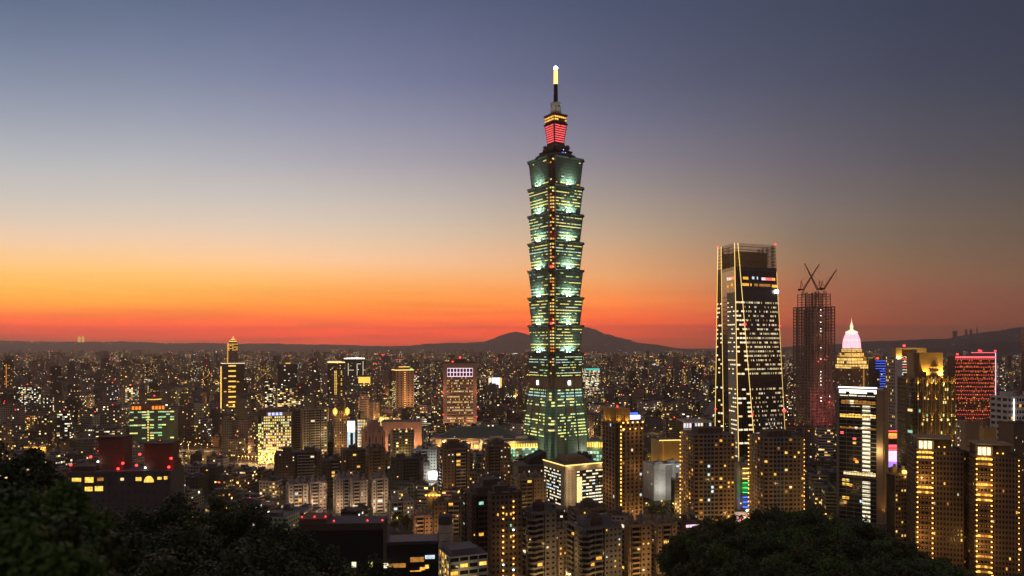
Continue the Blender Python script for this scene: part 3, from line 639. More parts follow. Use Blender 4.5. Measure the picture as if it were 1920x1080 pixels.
o = Vector((-.5, -.6, 0)) * .5
b.face([tuple(Vector(p) + o) for p in (g(0, .4), g(0, .97), g(ty(548), .97), g(ty(548), .4))], 'concrete'); b.build('service_core', nn)
b = MB()
for y in range(556, 860, 9): t = ty(y); b.bar(lerp(lev(1, t), lev(2, t), .05), lerp(lev(1, t), lev(2, t), .6), .35, 'black')
b.build('louvres', nn)
crown = MB()  # slatted crown
for i0, i1, nf in ((1, 2, 14), (2, 3, 2), (3, 4, 34), (4, 5, 22), (5, 0, 34)):
    for q in range(nf + 1):
        crown.bar(lerp(lev(i0, ty(507)), lev(i1, ty(507)), q / nf), lerp(lev(i0, 1), lev(i1, 1), q / nf), .26, 'fin')
    for y in (462, 468, 475, 481, 488, 494, 500): crown.bar(lev(i0, ty(y)), lev(i1, ty(y)), .32, 'fin')
crown.build('crown_screen', nn)
b = MB(); c3, c4 = lev(3, 1), lev(4, 1)
b.hexa([lerp(lev(i, ty(507)), lev((i + 3) % 6, ty(507)), .16) for i in range(6)], [lerp(lev(i, ty(470)), lev((i + 3) % 6, ty(470)), .16) for i in range(6)], 'gold_wall', 'roof'); b.build('plant_room', nn)
for i, t1 in ((0, 0), (1, 0), (2, 0), (3, .15), (4, 0)):
    b = MB(); b.bar(lev(i, max(t1, .0)), lev(i, 1), .32 if i != 4 else .22, 'goldline'); b.build('edge_light', nn)
for px, y, i in ((1453, 458, 4), (1349, 458, 0)):
    b = MB(); p = lev(i, 1); b.lamp((p[0], p[1], p[2] + 1), 1.1, 'redlamp'); b.build('beacon', nn)
for i, y, r in ((0, 610, 1.1), (3, 608, 1.8), (4, 610, 1.1), (4, 773, 2.0), (3, 777, 1.3), (0, 773, 1.2)):
    b = MB(); p = lev(i, ty(y)); b.lamp((p[0], p[1] - 1, p[2]), r, 'redlamp'); b.build('beacon', nn)
b = MB(); p = lerp(lev(3, ty(545)), lev(4, ty(545)), .95); b.lamp((p[0], p[1] - 2, p[2]), 2.9, 'whitelamp'); b.build('searchlight', nn)
for i0, i1, a in ((3, 4, .2), (3, 4, .5), (3, 4, .8), (1, 2, .5)):
    p = lerp(lev(i0, ty(505)), lev(i1, ty(505)), a); light(nn, (p[0] + 2, p[1] + 3.5, p[2] + 2), 9000, (1, .7, .25), 'SPOT', (0, .15, 1), .5, 150, .9, 'floodlight_beam')

# ------------------------------------------------------------------ tower under construction and its cranes
d = 1300.0; X = 1526
ct = empty('unfinished_tower', (wx(X, d + 28), d + 28, 0), R(14), 'unfinished steel frame tower of open floors with site lights, below three cranes', 'construction tower')
MARKS.append((1526, 1300, 'unfinished tower')); KEEP.append((1492, 1562, d, 800)); FOOT.append((wx(X, d), d + 28, 42))
hw = 24.5; zt1, zt2 = wz(574, d), wz(548, d)
b = MB()
cols = [-1, -.68, -.36, 0, .36, .68, 1]
for a in cols:
    for c in cols:
        if max(abs(a), abs(c)) > .9 or (abs(a) < .5 and abs(c) < .5): b.box(a*hw - .8, a*hw + .8, c*hw - .8, c*hw + .8, 0, zt1, 'steel')
b.build('columns', ct)
b = MB(); nfl = 40
for j in range(1, nfl + 1):
    z = zt1 * j / nfl
    for s_ in (-1, 1): b.box(-hw, hw, s_*hw - .7, s_*hw + .7, z - 1.5, z, 'steel'); b.box(s_*hw - .7, s_*hw + .7, -hw + .8, hw - .8, z - 1.48, z + .02, 'steel')
    b.box(-hw + .9, hw - .9, -hw * .5, hw * .5, z - .5, z - .2, 'rust')
b.build('floors', ct)
b = MB(); b.box(-hw*.52, hw*.52, -hw*.52, hw*.52, 0, zt1 - 6, 'darkbrown'); b.build('core', ct)
b = MB(); hw2 = hw * .8
for a in (-1, -.55, -.2, .2, .55, 1):
    for c in (-1, -.4, .4, 1): b.box(a*hw2 - .5, a*hw2 + .5, c*hw2 - .5, c*hw2 + .5, zt1, zt2 + (2 if (a + c) % 1 > .3 else -1), 'steel')
for j in range(1, 6):
    z = zt1 + (zt2 - zt1) * j / 5.4
    for c in (-1, 0, 1): b.box(-hw2, hw2, c*hw2 - .4, c*hw2 + .4, z - .6, z, 'steel'); b.box(c*hw2 - .4, c*hw2 + .4, -hw2, hw2, z - .59, z - .02, 'steel')
for a, c in ((-1, -.55), (-.2, .2), (.55, 1), (-.55, -.2), (.2, .55)):
    for j in (0, 2, 3): b.bar((a*hw2, -hw2, zt1 + 5*j), (c*hw2, -hw2, zt1 + 5*j + 6), .4, 'steel')
b.build('top_frame', ct)
b = MB()      # bracing and hoist on the near face, red lit lower rig
for j in range(6): b.bar((-hw, -hw - 1, 6 + 9*j), (hw, -hw - 1, 15 + 9*j), .35, 'rust'); b.bar((hw, -hw - 1, 6 + 9*j), (-hw, -hw - 1, 15 + 9*j), .35, 'rust')
for x in (-9, -6, 14, 17): b.bar((x, -hw - 2, 0), (x, -hw - 2, zt1), .35, 'rust')
b.build('bracing', ct)
for y, x in ((581, -5), (592, -5), (604, -5), (616, -5), (621, -5), (652, -5), (673, -5), (697, -5), (703, -5.5), (709, -5), (715, -5), (722, -5), (746, -4.5), (752, -4.5), (744, 14)):
    b = MB(); b.lamp((x, -hw - 1.5, wz(y, d)), .6, 'whitelamp'); b.build('site_lamp', ct)
for x, z in ((-20, 30), (0, 12), (20, 40), (-10, 55)): light(ct, (x, -hw - 14, z), 6500, (1, .28, .28))
for z in (70, 110, 150, 190): light(ct, (-4, -hw - 18, z), 5000, (1, .5, .35)); light(ct, (4, -hw*.8, z + 14), 2500, (1, .6, .4))  # added warm fill so the dark frame shows, no fixtures
for q in range(3):
    b = MB(); b.lamp(((-10, 3, 12)[q], -hw - 1.5, (wz(678, d), wz(674, d), wz(755, d))[q]), .8, 'redlamp'); b.build('beacon', ct)
def crane(bx, by, tx, ty_, ax, label, dd):
    c = empty('tower_crane', (wx(bx, d + dd), d + dd, zt2 - 4), 0, label, 'crane', 'cranes on the unfinished tower')
    o = Vector((wx(bx, d + dd), d + dd, zt2 - 4)); P = lambda px, y, e=0: tuple(Vector((wx(px, d + dd), d + dd + e, wz(y, d + dd))) - o)
    b = MB()
    for sx_, sy_ in ((-1, -1), (1, -1), (1, 1), (-1, 1)): b.bar((sx_*1.2, sy_*1.2, -4), (sx_*1.2, sy_*1.2, P(bx, by)[2]), .22, 'black')
    for j in range(6): b.bar((-1.2, -1.2, j), (1.2, -1.2, j + 2), .15, 'black')
    b.build('mast', c)
    b = MB(); x0 = P(bx, by)[2]; sg_ = 1 if tx > bx else -1
    b.box(-7 * (1 if sg_ > 0 else .25), 7 * (.25 if sg_ > 0 else 1), -1.8, 1.8, x0 - 1.2, x0 + 1.2, 'black'); b.box(-sg_*7.4 - 1.3, -sg_*7.4 + 1.3, -1.6, 1.6, x0 - 2.2, x0 + 1.6, 'black'); b.build('counterweight_deck', c)
    b = MB(); T = Vector(P(tx, ty_)); B0 = Vector((sg_*2, 0, x0 + 1)); n = 16; dr = (T - B0).normalized(); up = Vector((-dr.z, 0, dr.x)) * (1 if sg_ > 0 else -1)
    for sy_ in (-1.1, 1.1): b.bar(B0 + Vector((0, sy_, 0)), T, .62, 'rust')
    b.bar(B0 + up * 2.6, T + up * .5, .5, 'rust')
    for q in range(n):
        a, e = B0.lerp(T, q / n), B0.lerp(T, (q + 1) / n); b.bar(a + Vector((0, -1.1, 0)), e + up * (2.6 - 2.1 * (q + 1) / n), .3, 'rust'); b.bar(a + up * (2.6 - 2.1 * q / n), e + Vector((0, 1.1, 0)), .3, 'rust')
    b.build('jib', c)
    b = MB(); A = Vector((-sg_*3.4, 0, P(ax, 526)[2])); b.bar((-sg_*5.5, 0, x0 + 1), A, .5, 'black'); b.bar((sg_*1.0, 0, x0 + 1), A, .3, 'black'); b.bar((-sg_*3, 0, x0 + 1), A, .2, 'black'); b.build('tower_head', c)
    b = MB(); b.bar(A, B0.lerp(T, .62), .1, 'black'); hk = B0.lerp(T, .97); b.bar(hk, hk + Vector((0, 0, -14)), .1, 'black'); b.lamp(tuple(hk + Vector((0, 0, -15))), .7, 'black'); b.build('hoist_cable', c)
    b = MB(); b.lamp(tuple(T), .45, 'redlamp'); b.build('beacon', c)
crane(1506, 543, 1536.5, 495, 1500, 'leftmost crane on the unfinished tower, jib reaching up to the right', 14)
crane(1533, 542, 1508, 493, 1532, 'middle crane on the unfinished tower, jib crossing up to the left', 34)
crane(1545, 541, 1569, 505, 1547, 'rightmost crane on the unfinished tower, short jib raised to the right', 22)

# ------------------------------------------------------------------ right hand side landmarks
# domed tower
d = 1450.0
q = Bld('domed_tower', 'gold lit stepped tower topped by a glowing pink and white ribbed dome', 'skyscraper', 1566, 1628, 691, d, 20, 1, vis=735, mark='pink domed tower')
q.core('brown'); H = q.h; w = q.w
for f in ('front', 'right', 'left'): q.grid(f, 'brown', nx=14, fh=4.2, lit=.16, keys=('dimamber', 'warm'), proj=.5, pier=.5)
M_ = lambda r, y: (w * r / 2, wz(y, d + 20))
def terr(b):
    for r, y0, y1 in ((.98, 691, 683), (.88, 683, 670), (.72, 670, 661), (.6, 661, 653)):
        z0, z1 = wz(y0, d + 20), wz(y1, d + 20); a = w * r / 2
        b.box(-a, a, -a, a, z0, z1, 'gold_wall')
        for i in range(13):
            t = -a + 2 * a * i / 12; b.box(t - .35, t + .35, -a - .7, -a - .02, z0, z1 + 1.2, 'gold_wall'); b.box(-a - .7, -a - .02, t - .35, t + .35, z0, z1 + 1.2, 'gold_wall'); b.box(a + .02, a + .7, t - .35, t + .35, z0, z1 + 1.2, 'gold_wall')
    for y in (683, 670, 661): z = wz(y, d + 20); a = w * (.98 if y == 683 else .88 if y == 670 else .72) / 2; b.box(-a - 1, a + 1, -a - 1, a + 1, z - .8, z + .05, 'gold_wall')
q.part('stepped_crown', terr)
for f in ('front', 'left', 'right'):
    for y0, y1, r in ((691, 683, .98), (682, 671, .88), (669, 662, .72), (660, 654, .6)):
        a = w * r / 2; O = {'front': ((-a, -a), (1, 0), (0, -1)), 'left': ((-a, a), (0, -1), (-1, 0)), 'right': ((a, -a), (0, 1), (1, 0))}[f]
        P = lambda u, z: (O[0][0] + O[1][0] * u, O[0][1] + O[1][1] * u, z)
        z0, z1 = wz(y0, d + 20), wz(y1, d + 20)
        q.win += quadgrid(P(0, z0), P(2*a, z0), P(2*a, z1), P(0, z1), 12, 2, .9, ('goldline', 'gold', 'goldline', 'warm'), q.r, (.2, .8), (.1, .9), .3)
rd = w * .39; prof = [(rd * math.cos(t) ** .7, wz(653, d+20) + (wz(621, d+20) - wz(653, d+20)) * math.sin(t) ** 1.0) for t in [i * 1.35 / 8 for i in range(9)]]
q.part('dome', lambda b: b.lathe(prof, 'domeglow', k=24))
def ribs(b):
    for i in range(12):
        t = 2 * math.pi * (i + .3) / 12
        for (r0, z0), (r1, z1) in zip(prof, prof[1:]): b.bar(((r0 + .2) * math.cos(t), (r0 + .2) * math.sin(t), z0), ((r1 + .2) * math.cos(t), (r1 + .2) * math.sin(t), z1), .6, 'pinkline')
q.part('dome_rib', ribs)
for i_ in (3, 6): q.part('dome_ring', lambda b: b.lathe([(prof[i_][0] + .2, prof[i_][1] - .5), (prof[i_][0] + 1.3, prof[i_][1]), (prof[i_][0] + .1, prof[i_][1] + .6)], 'ivory', k=24))
zt = prof[-1][1]; q.part('lantern', lambda b: b.lathe([(12, zt - 2), (12, zt - .6), (9, zt + 1), (4, zt + 3.4), (2.6, zt + 6), (3.2, zt + 10), (2.4, zt + 14), (.6, zt + 20), (.02, zt + 29)], 'ivory', k=16))
for x, y in ((-w*.6, -w*.8), (w*.3, -w*.85)): light(q.root, (x, y, wz(668, d)), 9000, (1, .65, .2))
q.strip((w*.2, -q.l/2 - 1.2, 20), (w*.2, -q.l/2 - 1.2, H), 1.6, 'dimamber', 'lit_shaft')
q.done()

# glass fronted office with white crown
d = 600.0
q = Bld('office_tower', 'glass fronted office with a white glowing crown and a bright vertical stair strip', 'office tower', 1569, 1664, 727, d, -36, .5, vis=950, mark='white crowned glass office')
q.core('glass'); W_, H = q.w, q.h
q.grid('front', 'concrete', nx=5, fh=3.7, pier=.03, slab=.13, proj=.35, lit=.0, u0=.05, u1=.86)
q.plain('tan', 'front', .86, 1.0, th=2.2); q.plain('grey', 'front', 0, .05, th=1.2)
q.wall.box(W_/2 - .05, W_/2 + 1.0, -q.l/2 - 1.2, q.l*.1, 0, H + 2, 'tan'); q.wall.box(W_/2 - .05, W_/2 + .8, q.l*.16, q.l/2, 0, H, 'tan')
fq = lambda u0, u1, y0, y1, m: q.win.append(([q.pt('front', u0*W_, .12, wz(y0, d)), q.pt('front', u1*W_, .12, wz(y0, d)), q.pt('front', u1*W_, .12, wz(y1, d)), q.pt('front', u0*W_, .12, wz(y1, d))], m))
for y0, y1, n, m, u0 in ((786, 778, 12, 'gold', .07), (896, 888, 12, 'warm', .15), (745, 742, 4, 'ivory', .07), (760, 752, 8, 'dimamber', .1), (765, 763, 5, 'warm', .3), (808, 803, 12, 'dimamber', .07)):
    for i in range(n):
        a = u0 + (.84 - u0) * i / n; fq(a, a + .9 * (.84 - u0) / n, y0, y1 + q.r.random() * 2, m if q.r.random() < .8 else 'ivory')
for u, y, m in ((.12, 907, 'gold'), (.2, 907, 'warm'), (.12, 915, 'gold'), (.2, 915, 'gold'), (.27, 916, 'amber'), (.12, 941, 'gold'), (.2, 941, 'amber'), (.15, 950, 'amber'), (.35, 826, 'redline'), (.35, 834, 'gold'), (.08, 816, 'redline'), (.4, 870, 'amber'), (.36, 866, 'orange'), (.5, 945, 'cool')): fq(u, u + .07, y + 2.5, y - 2.5, m)
for i in range(29):                                       # lit stair, one landing per storey
    y = 762 + i * 8.0
    if 884 < y < 900: continue
    fq(.555, .72, y + 4.6, y + .2, 'ivory'); q.wall.box(-W_/2 + .55*W_, -W_/2 + .725*W_, -q.l/2 - .6, -q.l/2 - .15, wz(y + 6.6, d), wz(y + 5.2, d), 'white')
q.part('crown_light', lambda b: b.box(-W_*.47, W_*.36, -q.l/2 - .2, -q.l/2 + .5, wz(740, d), wz(727, d), 'whiteline'))
q.part('crown_canopy', lambda b: (b.box(-W_*.5, W_*.5, -q.l/2 - 1.2, q.l/2, H + .02, H + 1.0, 'white'), b.box(-W_*.3, -W_*.22, -q.l/2 - .5, -q.l/2 - .25, wz(741, d), wz(736, d), 'black'), b.box(W_*.15, W_*.3, -q.l/2 - .5, -q.l/2 - .25, wz(741, d), wz(736, d), 'black')))
light(q.root, (W_*.5 + 6, -q.l/2 - 5, 6), 6000, (1, .55, .15), 'SPOT', (-.25, .2, 1), 1, 90, .9, 'floodlight_beam'); light(q.root, (W_*.4, -q.l/2 - 7, 60), 4200, (1, .72, .35))
q.done()

# dark round-cornered tower with gold uplights
d = 610.0
q = Bld('residential_tower', 'dark round cornered tower with flame shaped gold uplights on its piers and a golden crown', 'apartment tower', 1675, 1800, 706, d, 0, .95, vis=820, mark='golden crowned tower')
W_, H = q.w, q.h; a = W_ / 2; Lq = q.l / 2
pl = []
for i in range(40):
    t = 2 * math.pi * (i + .5) / 40; c_, s_ = math.cos(t), math.sin(t); e = .42
    pl.append((a * math.copysign(abs(c_) ** e, c_), Lq * math.copysign(abs(s_) ** e, s_)))
q.glz.hexa([(x, y, 0) for x, y in pl], [(x, y, H) for x, y in pl], 'glass', 'roof')
def at_per(t):     # point and outward normal at perimeter fraction along the near half (0 left .. 1 right)
    an = math.pi + math.pi * t; c_, s_ = math.cos(an), math.sin(an); e = .42
    x, y = a * math.copysign(abs(c_) ** e, c_), Lq * math.copysign(abs(s_) ** e, s_)
    nx_, ny_ = math.copysign(abs(c_) ** (2 - e), c_), math.copysign(abs(s_) ** (2 - e), s_); k_ = math.hypot(nx_, ny_); return x, y, nx_ / k_, ny_ / k_
piers = []
for i in range(23):
    xx = -1 + 2 * i / 22
    t = min(.985, max(.015, (math.pi - math.acos(max(-1, min(1, math.copysign(abs(xx) ** (1/.42), xx))))) / math.pi))
    piers.append(at_per(t))
for i, (x, y, nx_, ny_) in enumerate(piers):
    big = i % 2 == 0
    q.wall.bar((x, y, 0), (x, y, H + (1.5 if big else 0)), .85 if big else .3, 'bronze')
nf = 33
for j in range(nf + 1):
    z = H * j / nf; o = 1.004
    q.wall.hexa([(x*o, y*o, z - .35) for x, y in pl], [(x*o, y*o, z) for x, y in pl], 'bronze')
for j in range(nf):
    for i in range(22):
        if q.r.random() < (.06 + (.16 if 11 < i < 18 else 0)):
            p0, p1 = piers[i], piers[i + 1]; z0 = H * (j + .2) / nf; z1 = H * (j + .8) / nf
            P = lambda t, z: ((p0[0] + (p1[0] - p0[0]) * t) + (p0[2] + p1[2]) * .6, (p0[1] + (p1[1] - p0[1]) * t) + (p0[3] + p1[3]) * .6, z)
            q.win.append(([P(.2, z0), P(.8, z0), P(.8, z1), P(.2, z1)], q.r.choice(('lime', 'warm', 'mint', 'lime', 'dimamber'))))
for i in range(0, 23, 2):
    x, y, nx_, ny_ = piers[i]
    for lv in range(5):
        if (lv + i // 2) % 2 == 0 or i in (0, 22): continue
        z = H * (.86 - lv * .145)
        light(q.root, (x + nx_ * 1.35, y + ny_ * 1.35, z), 3200, (1, .58, .12), 'SPOT', (-nx_ * .09, -ny_ * .09, 1), .12, 60, .6, 'uplight_beam')
        b = MB(); b.box(x + nx_*1.2 - .35, x + nx_*1.2 + .35, y + ny_*1.2 - .35, y + ny_*1.2 + .35, z - .7, z - .2, 'amberlamp'); b.build('uplight', q.root)
for i in (0, 2, 6, 8, 10, 14, 18, 20):
    x, y, nx_, ny_ = piers[i]; light(q.root, (x + nx_ * 1.5, y + ny_ * 1.5, H - 5), 2600, (1, .58, .12), 'SPOT', (-nx_ * .2, -ny_ * .2, 1), .2, 110, .8, 'uplight_beam')
zc = wz(661, d + 20)
for x, z in ((-.5, 40), (.1, 60), (.6, 45), (0, 105)): light(q.root, (W_*x, -Lq - 28, z), 2600, (1, .7, .3))  # added ambient fill hanging in front of the piers
q.part('crown', lambda b: (b.box(-W_*.24, W_*.3, -Lq*.35, Lq*.4, H + .02, zc, 'gold_wall'), b.box(-W_*.36, -W_*.245, -Lq*.3, Lq*.3, H + .02, zc - .3, 'bronze'), b.box(-W_*.42, -W_*.15, -Lq*.62, -Lq*.36, H + .02, H + 5, 'bronze'), b.box(-W_*.04, W_*.22, -Lq*.36 - .8, -Lq*.36, H + .02, H + 5.5, 'tan'), b.box(-W_*.03, W_*.21, -Lq*.36 - 1.6, -Lq*.36 - .8, H + 6.3, H + 6.8, 'brown')))
for x in (-.2, -.11, .24, .28): light(q.root, (W_*x, -Lq*.35 - 2.6, H + 1.2), 16000, (1, .6, .14), 'SPOT', (0, .22, 1), .3, 140, .9, 'floodlight_beam')
q.part('crown_lamp', lambda b: [b.lamp((W_*x, -Lq*.35 - 2.6, H + .6), .55, 'amberlamp') for x in (-.2, -.11, .24, .28)])
q.done()

# portal framed white tower behind it
d = 900.0
q = Bld('office_tower', 'tall slim office with a golden lit roof portal, behind the golden crowned tower', 'office tower', 1661, 1736, 668, d, 4, .5, vis=760, mark='portal topped office')
q.core('glass'); H = q.h; W_ = q.w
q.plain('white', 'front', 0, .2, th=1.5); q.plain('white', 'front', .82, 1, th=1.5); q.grid('front', 'grey', fh=4, bay=3, u0=.2, u1=.82, lit=.3, keys=('warm', 'cool'))
q.grid('left', 'pale', fh=4, lit=.1)
q.part('portal', lambda b: (b.box(-W_/2, -W_*.3, -q.l/2 - 1.5, -q.l/2 + 6, H + .02, wz(655, d), 'gold_wall'), b.box(W_*.3, W_/2, -q.l/2 - 1.5, -q.l/2 + 6, H + .02, wz(655, d), 'gold_wall'), b.box(-W_/2, W_/2, -q.l/2 - 1.5, -q.l/2 + 6, wz(655, d), wz(652, d), 'gold_wall'), b.box(-W_*.3, W_*.3, q.l/2 - 4, q.l/2 - 3, H + .02, wz(656, d), 'gold_wall')))
for x in (-.4, -.2, .1, .3): light(q.root, (W_*x, -q.l/2 - 5, H - 4), 9000, (1, .75, .3), 'SPOT', (0, .35, 1), .5, 130, .9, 'floodlight_beam')
q.beacon(-W_*.05, 0, wz(652, d), r=1.6)
for k in range(6): q.strip((-W_*.28, -q.l/2 - 1, H - 3 - 3.3*k), (W_*.25, -q.l/2 - 1, H - 3 - 3.3*k), .35, 'redline' if k % 3 == 0 else 'ivory')
q.done()
# blue striped
d = 1120.0
q = Bld('office_tower', 'dark office banded with blue light strips, right of the pink domed tower', 'office tower', 1629, 1662, 675, d, 12, .7, vis=760, mark='blue striped office')
q.core('glass'); q.grid('front', 'darkgrey', fh=4, nx=6, lit=.12, keys=('dimamber', 'warm')); H = q.h
for k in range(17): q.strip((-q.w*.1 if k > 3 else -q.w*.48, -q.l/2 - .7, H - 1 - 3.9*k), (q.w*.49, -q.l/2 - .7, H - 1 - 3.9*k), .4, 'blue')
q.beacon(0, 0, H, r=1.9); q.done()
# red dotted
d = 1100.0
q = Bld('office_tower', 'wide office covered in red light dots under a glowing red roof line', 'office tower', 1776, 1866, 668, d, -6, .45, vis=785, mark='red dotted office')
q.core('glass'); H = q.h; W_ = q.w
q.grid('front', 'brown', nx=30, nz=26, pier=.45, slab=.5, lit=.2, keys=('orange', 'amber', 'dimamber', 'orange'), z0=18)
dots = []
for j in range(19):
    for i in range(17):
        if j in (6, 7) and q.r.random() < .85: continue
        x, z = W_ * ((i + .5 * (j % 2)) / 17), 18 + (H - 22) * j / 18; s_ = .6
        dots.append(([q.pt('front', x - s_, .75, z - s_), q.pt('front', x + s_, .75, z - s_), q.pt('front', x + s_, .75, z + s_), q.pt('front', x - s_, .75, z + s_)], 'reddot'))
emit(q.root, dots, 'dot_light', 'dot_lights', 100)
q.strip((-W_/2, -q.l/2 - .8, H - 1), (W_/2, -q.l/2 - .8, H - 1), 1.3, 'redline'); q.strip((W_/2 + .3, -q.l/2 - .5, 16), (W_/2 + .3, -q.l/2 - .5, H + 6), .6, 'pinkwhite'); q.strip((-W_*.1, -q.l/2, H + 6), (W_/2, -q.l/2, H + 6), .5, 'redline')
for x, z in ((-.45, 1), (.1, 6.5), (.14, 6), (.5, 6)): q.beacon(W_*x, -q.l/2, H + z, r=1.6)
q.plain('redbrick', 'front', .05, .42, 0, 17, .5); light(q.root, (-W_*.2, -q.l/2 - 14, 14), 6000, (1, .15, .15)); light(q.root, (W_*.2, -q.l/2 - 26, 60), 1500, (1, .35, .2))
q.done()
# white slab hotel with vertical white lights
q = Bld('hotel', 'white slab building with tall white light columns beside the red dotted office', 'hotel', 1857, 1960, 741, 820, 10, .5, vis=787, mark='white slab hotel')
q.core('glass'); q.grid('front', 'white', nx=14, nz=13, pier=.16, slab=.5, lit=.05); q.grid('left', 'white', nx=3, nz=13, pier=.3, slab=.5, lit=.0)
for u in (.14, .6): q.strip(q.pt('front', u*q.w, 1.0, q.h*.1), q.pt('front', u*q.w, 1.0, q.h*.98), .8, 'whiteline')
for x, z in ((-14, 18), (12, 20), (-24, 30)): light(q.root, (x, -q.l/2 - 9, z), 5500, (1, .82, .75))
q.roofs('white', 2, 5); q.done()
# sliver of a tower at the frame edge
q = Bld('office_tower', 'tower edge outlined in white and green lights at the right frame edge', 'office tower', 1915, 1990, 618, 900, 0, .8, vis=700)
q.core('glass'); q.strip((-q.w/2, -q.l/2 - .4, 0), (-q.w/2, -q.l/2 - .4, q.h), .55, 'ivory'); q.strip((-q.w/2 + 2, -q.l/2 - .4, 20), (-q.w/2 + 2, -q.l/2 - .4, q.h - 8), .45, 'green'); q.grid('front', 'rust', lit=.2); q.done()
# red screens between the glass office and the golden tower
q = Bld('shopping_block', 'narrow shop block with stacked red framed bright screens beside the glass office', 'shop building', 1655, 1682, 806, 690, 0, 1, vis=880)
q.core('redbrick'); W_ = q.w
for y0, y1, m in ((822, 812, 'amber'), (839, 834, 'redline'), (866, 845, 'pinkwhite'), (876, 864, 'violet')):
    q.part('screen', lambda b: b.box(-W_*.45, W_*.45, -q.l/2 - .5, -q.l/2 - .05, wz(y0, 690), wz(y1, 690), m))
for y in (808, 819, 842): q.strip((-W_/2, -q.l/2 - .6, wz(y, 690)), (W_/2, -q.l/2 - .6, wz(y, 690)), .5, 'redline')
q.done()
for lab, x0, x1, y, dd, m in (('low beige box building with slit vents, right of the golden crowned tower', 1801, 1836, 790, 760, 'tan'), ('low ochre box building before the red dotted office', 1836, 1868, 802, 790, 'gold_wall'), ('ochre block with a dark terrace behind the two beige boxes', 1830, 1876, 786, 850, 'tan')):
    q = Bld('low_building', lab, 'building', x0, x1, y, dd, -8, .8, vis=838); q.core(m)
    for z, u in ((.62, .1), (.62, .6), (.45, .1), (.45, .6)): q.plain('black', 'front', u, u + .28, q.h*z, q.h*z + .8, .05)
    light(q.root, (-q.w*.3, -q.l/2 - 9, 12), 5200, (1, .6, .2)); q.roofs(m, 1, 2.5, False); q.done()
q = Bld('office_block', 'brown flat roofed block with a lit corner stair at the right edge', 'building', 1872, 1950, 790, 690, 6, .7, vis=850)
q.core('brown'); q.grid('front', 'brown', fh=3.8, nx=9, u0=0, u1=.55, lit=.06, keys=('ivory',), pier=.5, slab=.55); q.grid('front', 'darkbrown', fh=3.8, nx=3, u0=.55, u1=.8, lit=.6, keys=('dimamber', 'gold', 'warm'), pier=.1, slab=.2); q.roofs('darkbrown', 1, 2); q.done()

# ------------------------------------------------------------------ apartments with bead lit columns
for x0, x1, yt, dd, lab in ((1702, 1806, 834, 482, 'brown apartment tower with two beaded gold light columns, left of its twin'), (1808, 1916, 846, 462, 'brown apartment tower with beaded gold light columns at the right edge, right of its twin')):
    q = Bld('apartment_tower', lab, 'apartment tower', x0, x1, yt, dd, -18, .95, vis=1010, group='twin apartment towers with beaded light columns', mark='bead lit twin' if x0 < 1750 else None)
    q.core('glass'); W_, H = q.w, q.h
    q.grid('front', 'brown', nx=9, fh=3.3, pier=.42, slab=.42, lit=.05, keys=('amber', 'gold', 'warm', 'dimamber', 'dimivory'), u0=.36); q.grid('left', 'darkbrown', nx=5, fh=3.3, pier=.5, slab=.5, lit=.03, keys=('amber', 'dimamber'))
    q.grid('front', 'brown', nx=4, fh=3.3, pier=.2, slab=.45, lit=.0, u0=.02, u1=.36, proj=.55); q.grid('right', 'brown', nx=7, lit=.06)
    nz = round(H / 3.3)
    for j in range(nz):
        z = (j + .6) * H / nz
        for u in (.03, .35):
            b = MB(); b.lamp(q.pt('front', u*W_, 1.0, z), .52, 'amberlamp'); b.build('facade_lamp', q.root)
        if j % 2:
            for u in (.1, .16, .22, .28):
                b = MB(); b.lamp(q.pt('front', u*W_, .9, z), .2, 'orange'); b.build('facade_lamp', q.root)
        if q.r.random() < .22 or j in (nz - 1, nz - 2):
            for i in range(4): q.win.append(([q.pt('front', (.05 + i*.075)*W_, .62, z - .6), q.pt('front', (.115 + i*.075)*W_, .62, z - .6), q.pt('front', (.115 + i*.075)*W_, .62, z + .9), q.pt('front', (.05 + i*.075)*W_, .62, z + .9)], q.r.choice(('gold', 'amber', 'dimamber'))))
        if x0 > 1750:
            b = MB(); b.lamp(q.pt('front', .93*W_, .9, z), .38, 'amberlamp'); b.build('facade_lamp', q.root)
    zt = H + 7.5
    q.part('penthouse', lambda b: (b.box(-W_*.42, W_*.3, -q.l*.3, q.l*.3, H + .02, zt, 'darkbrown'), b.box(-W_*.44, -W_*.1, -q.l*.44, -q.l*.3, H + .02, zt - 1, 'tan'), b.box(-W_*.46, W_*.34, -q.l*.46, q.l*.34, zt + .02, zt + .8, 'tan')))
    for i in range(3): q.part('crown_light', lambda b: b.box(-W_*.42 + W_*.1*i, -W_*.42 + W_*.1*i + W_*.07, -q.l*.44 - .4, -q.l*.44 - .03, H + .5, zt - 1.4, 'ivory'))
    for x in (.02, .14): q.part('roof_lamp', lambda b: b.lamp((W_*x, -q.l*.36, H + 2.2), .5, 'amberlamp'))
    light(q.root, (-W_*.5, -q.l/2 - 8, H*.25), 3800, (1, .55, .14)); light(q.root, (-W_*.35, -q.l/2 - 5, H*.75), 2300, (1, .55, .14)); light(q.root, (-W_*.3, -q.l*.5 - 3, H + 3), 1300, (1, .7, .25))
    q.roofs('darkbrown', 0); q.done()
q = Bld('apartment_block', 'tan apartment block with one big yellow roof lamp, right of the glass office', 'apartment block', 1662, 1708, 886, 520, 10, .7, vis=990)
q.core('glass'); q.grid('front', 'tan', nx=4, pier=.35, slab=.5, lit=.12, keys=('gold', 'amber', 'warm'), u1=.72, balc=.8); q.grid('front', 'brown', nx=2, pier=.6, u0=.72, lit=.05)
for j in range(18): q.part('facade_lamp', lambda b: b.lamp(q.pt('front', .97*q.w, .8, 4 + j*q.h/19), .33, 'amberlamp'))
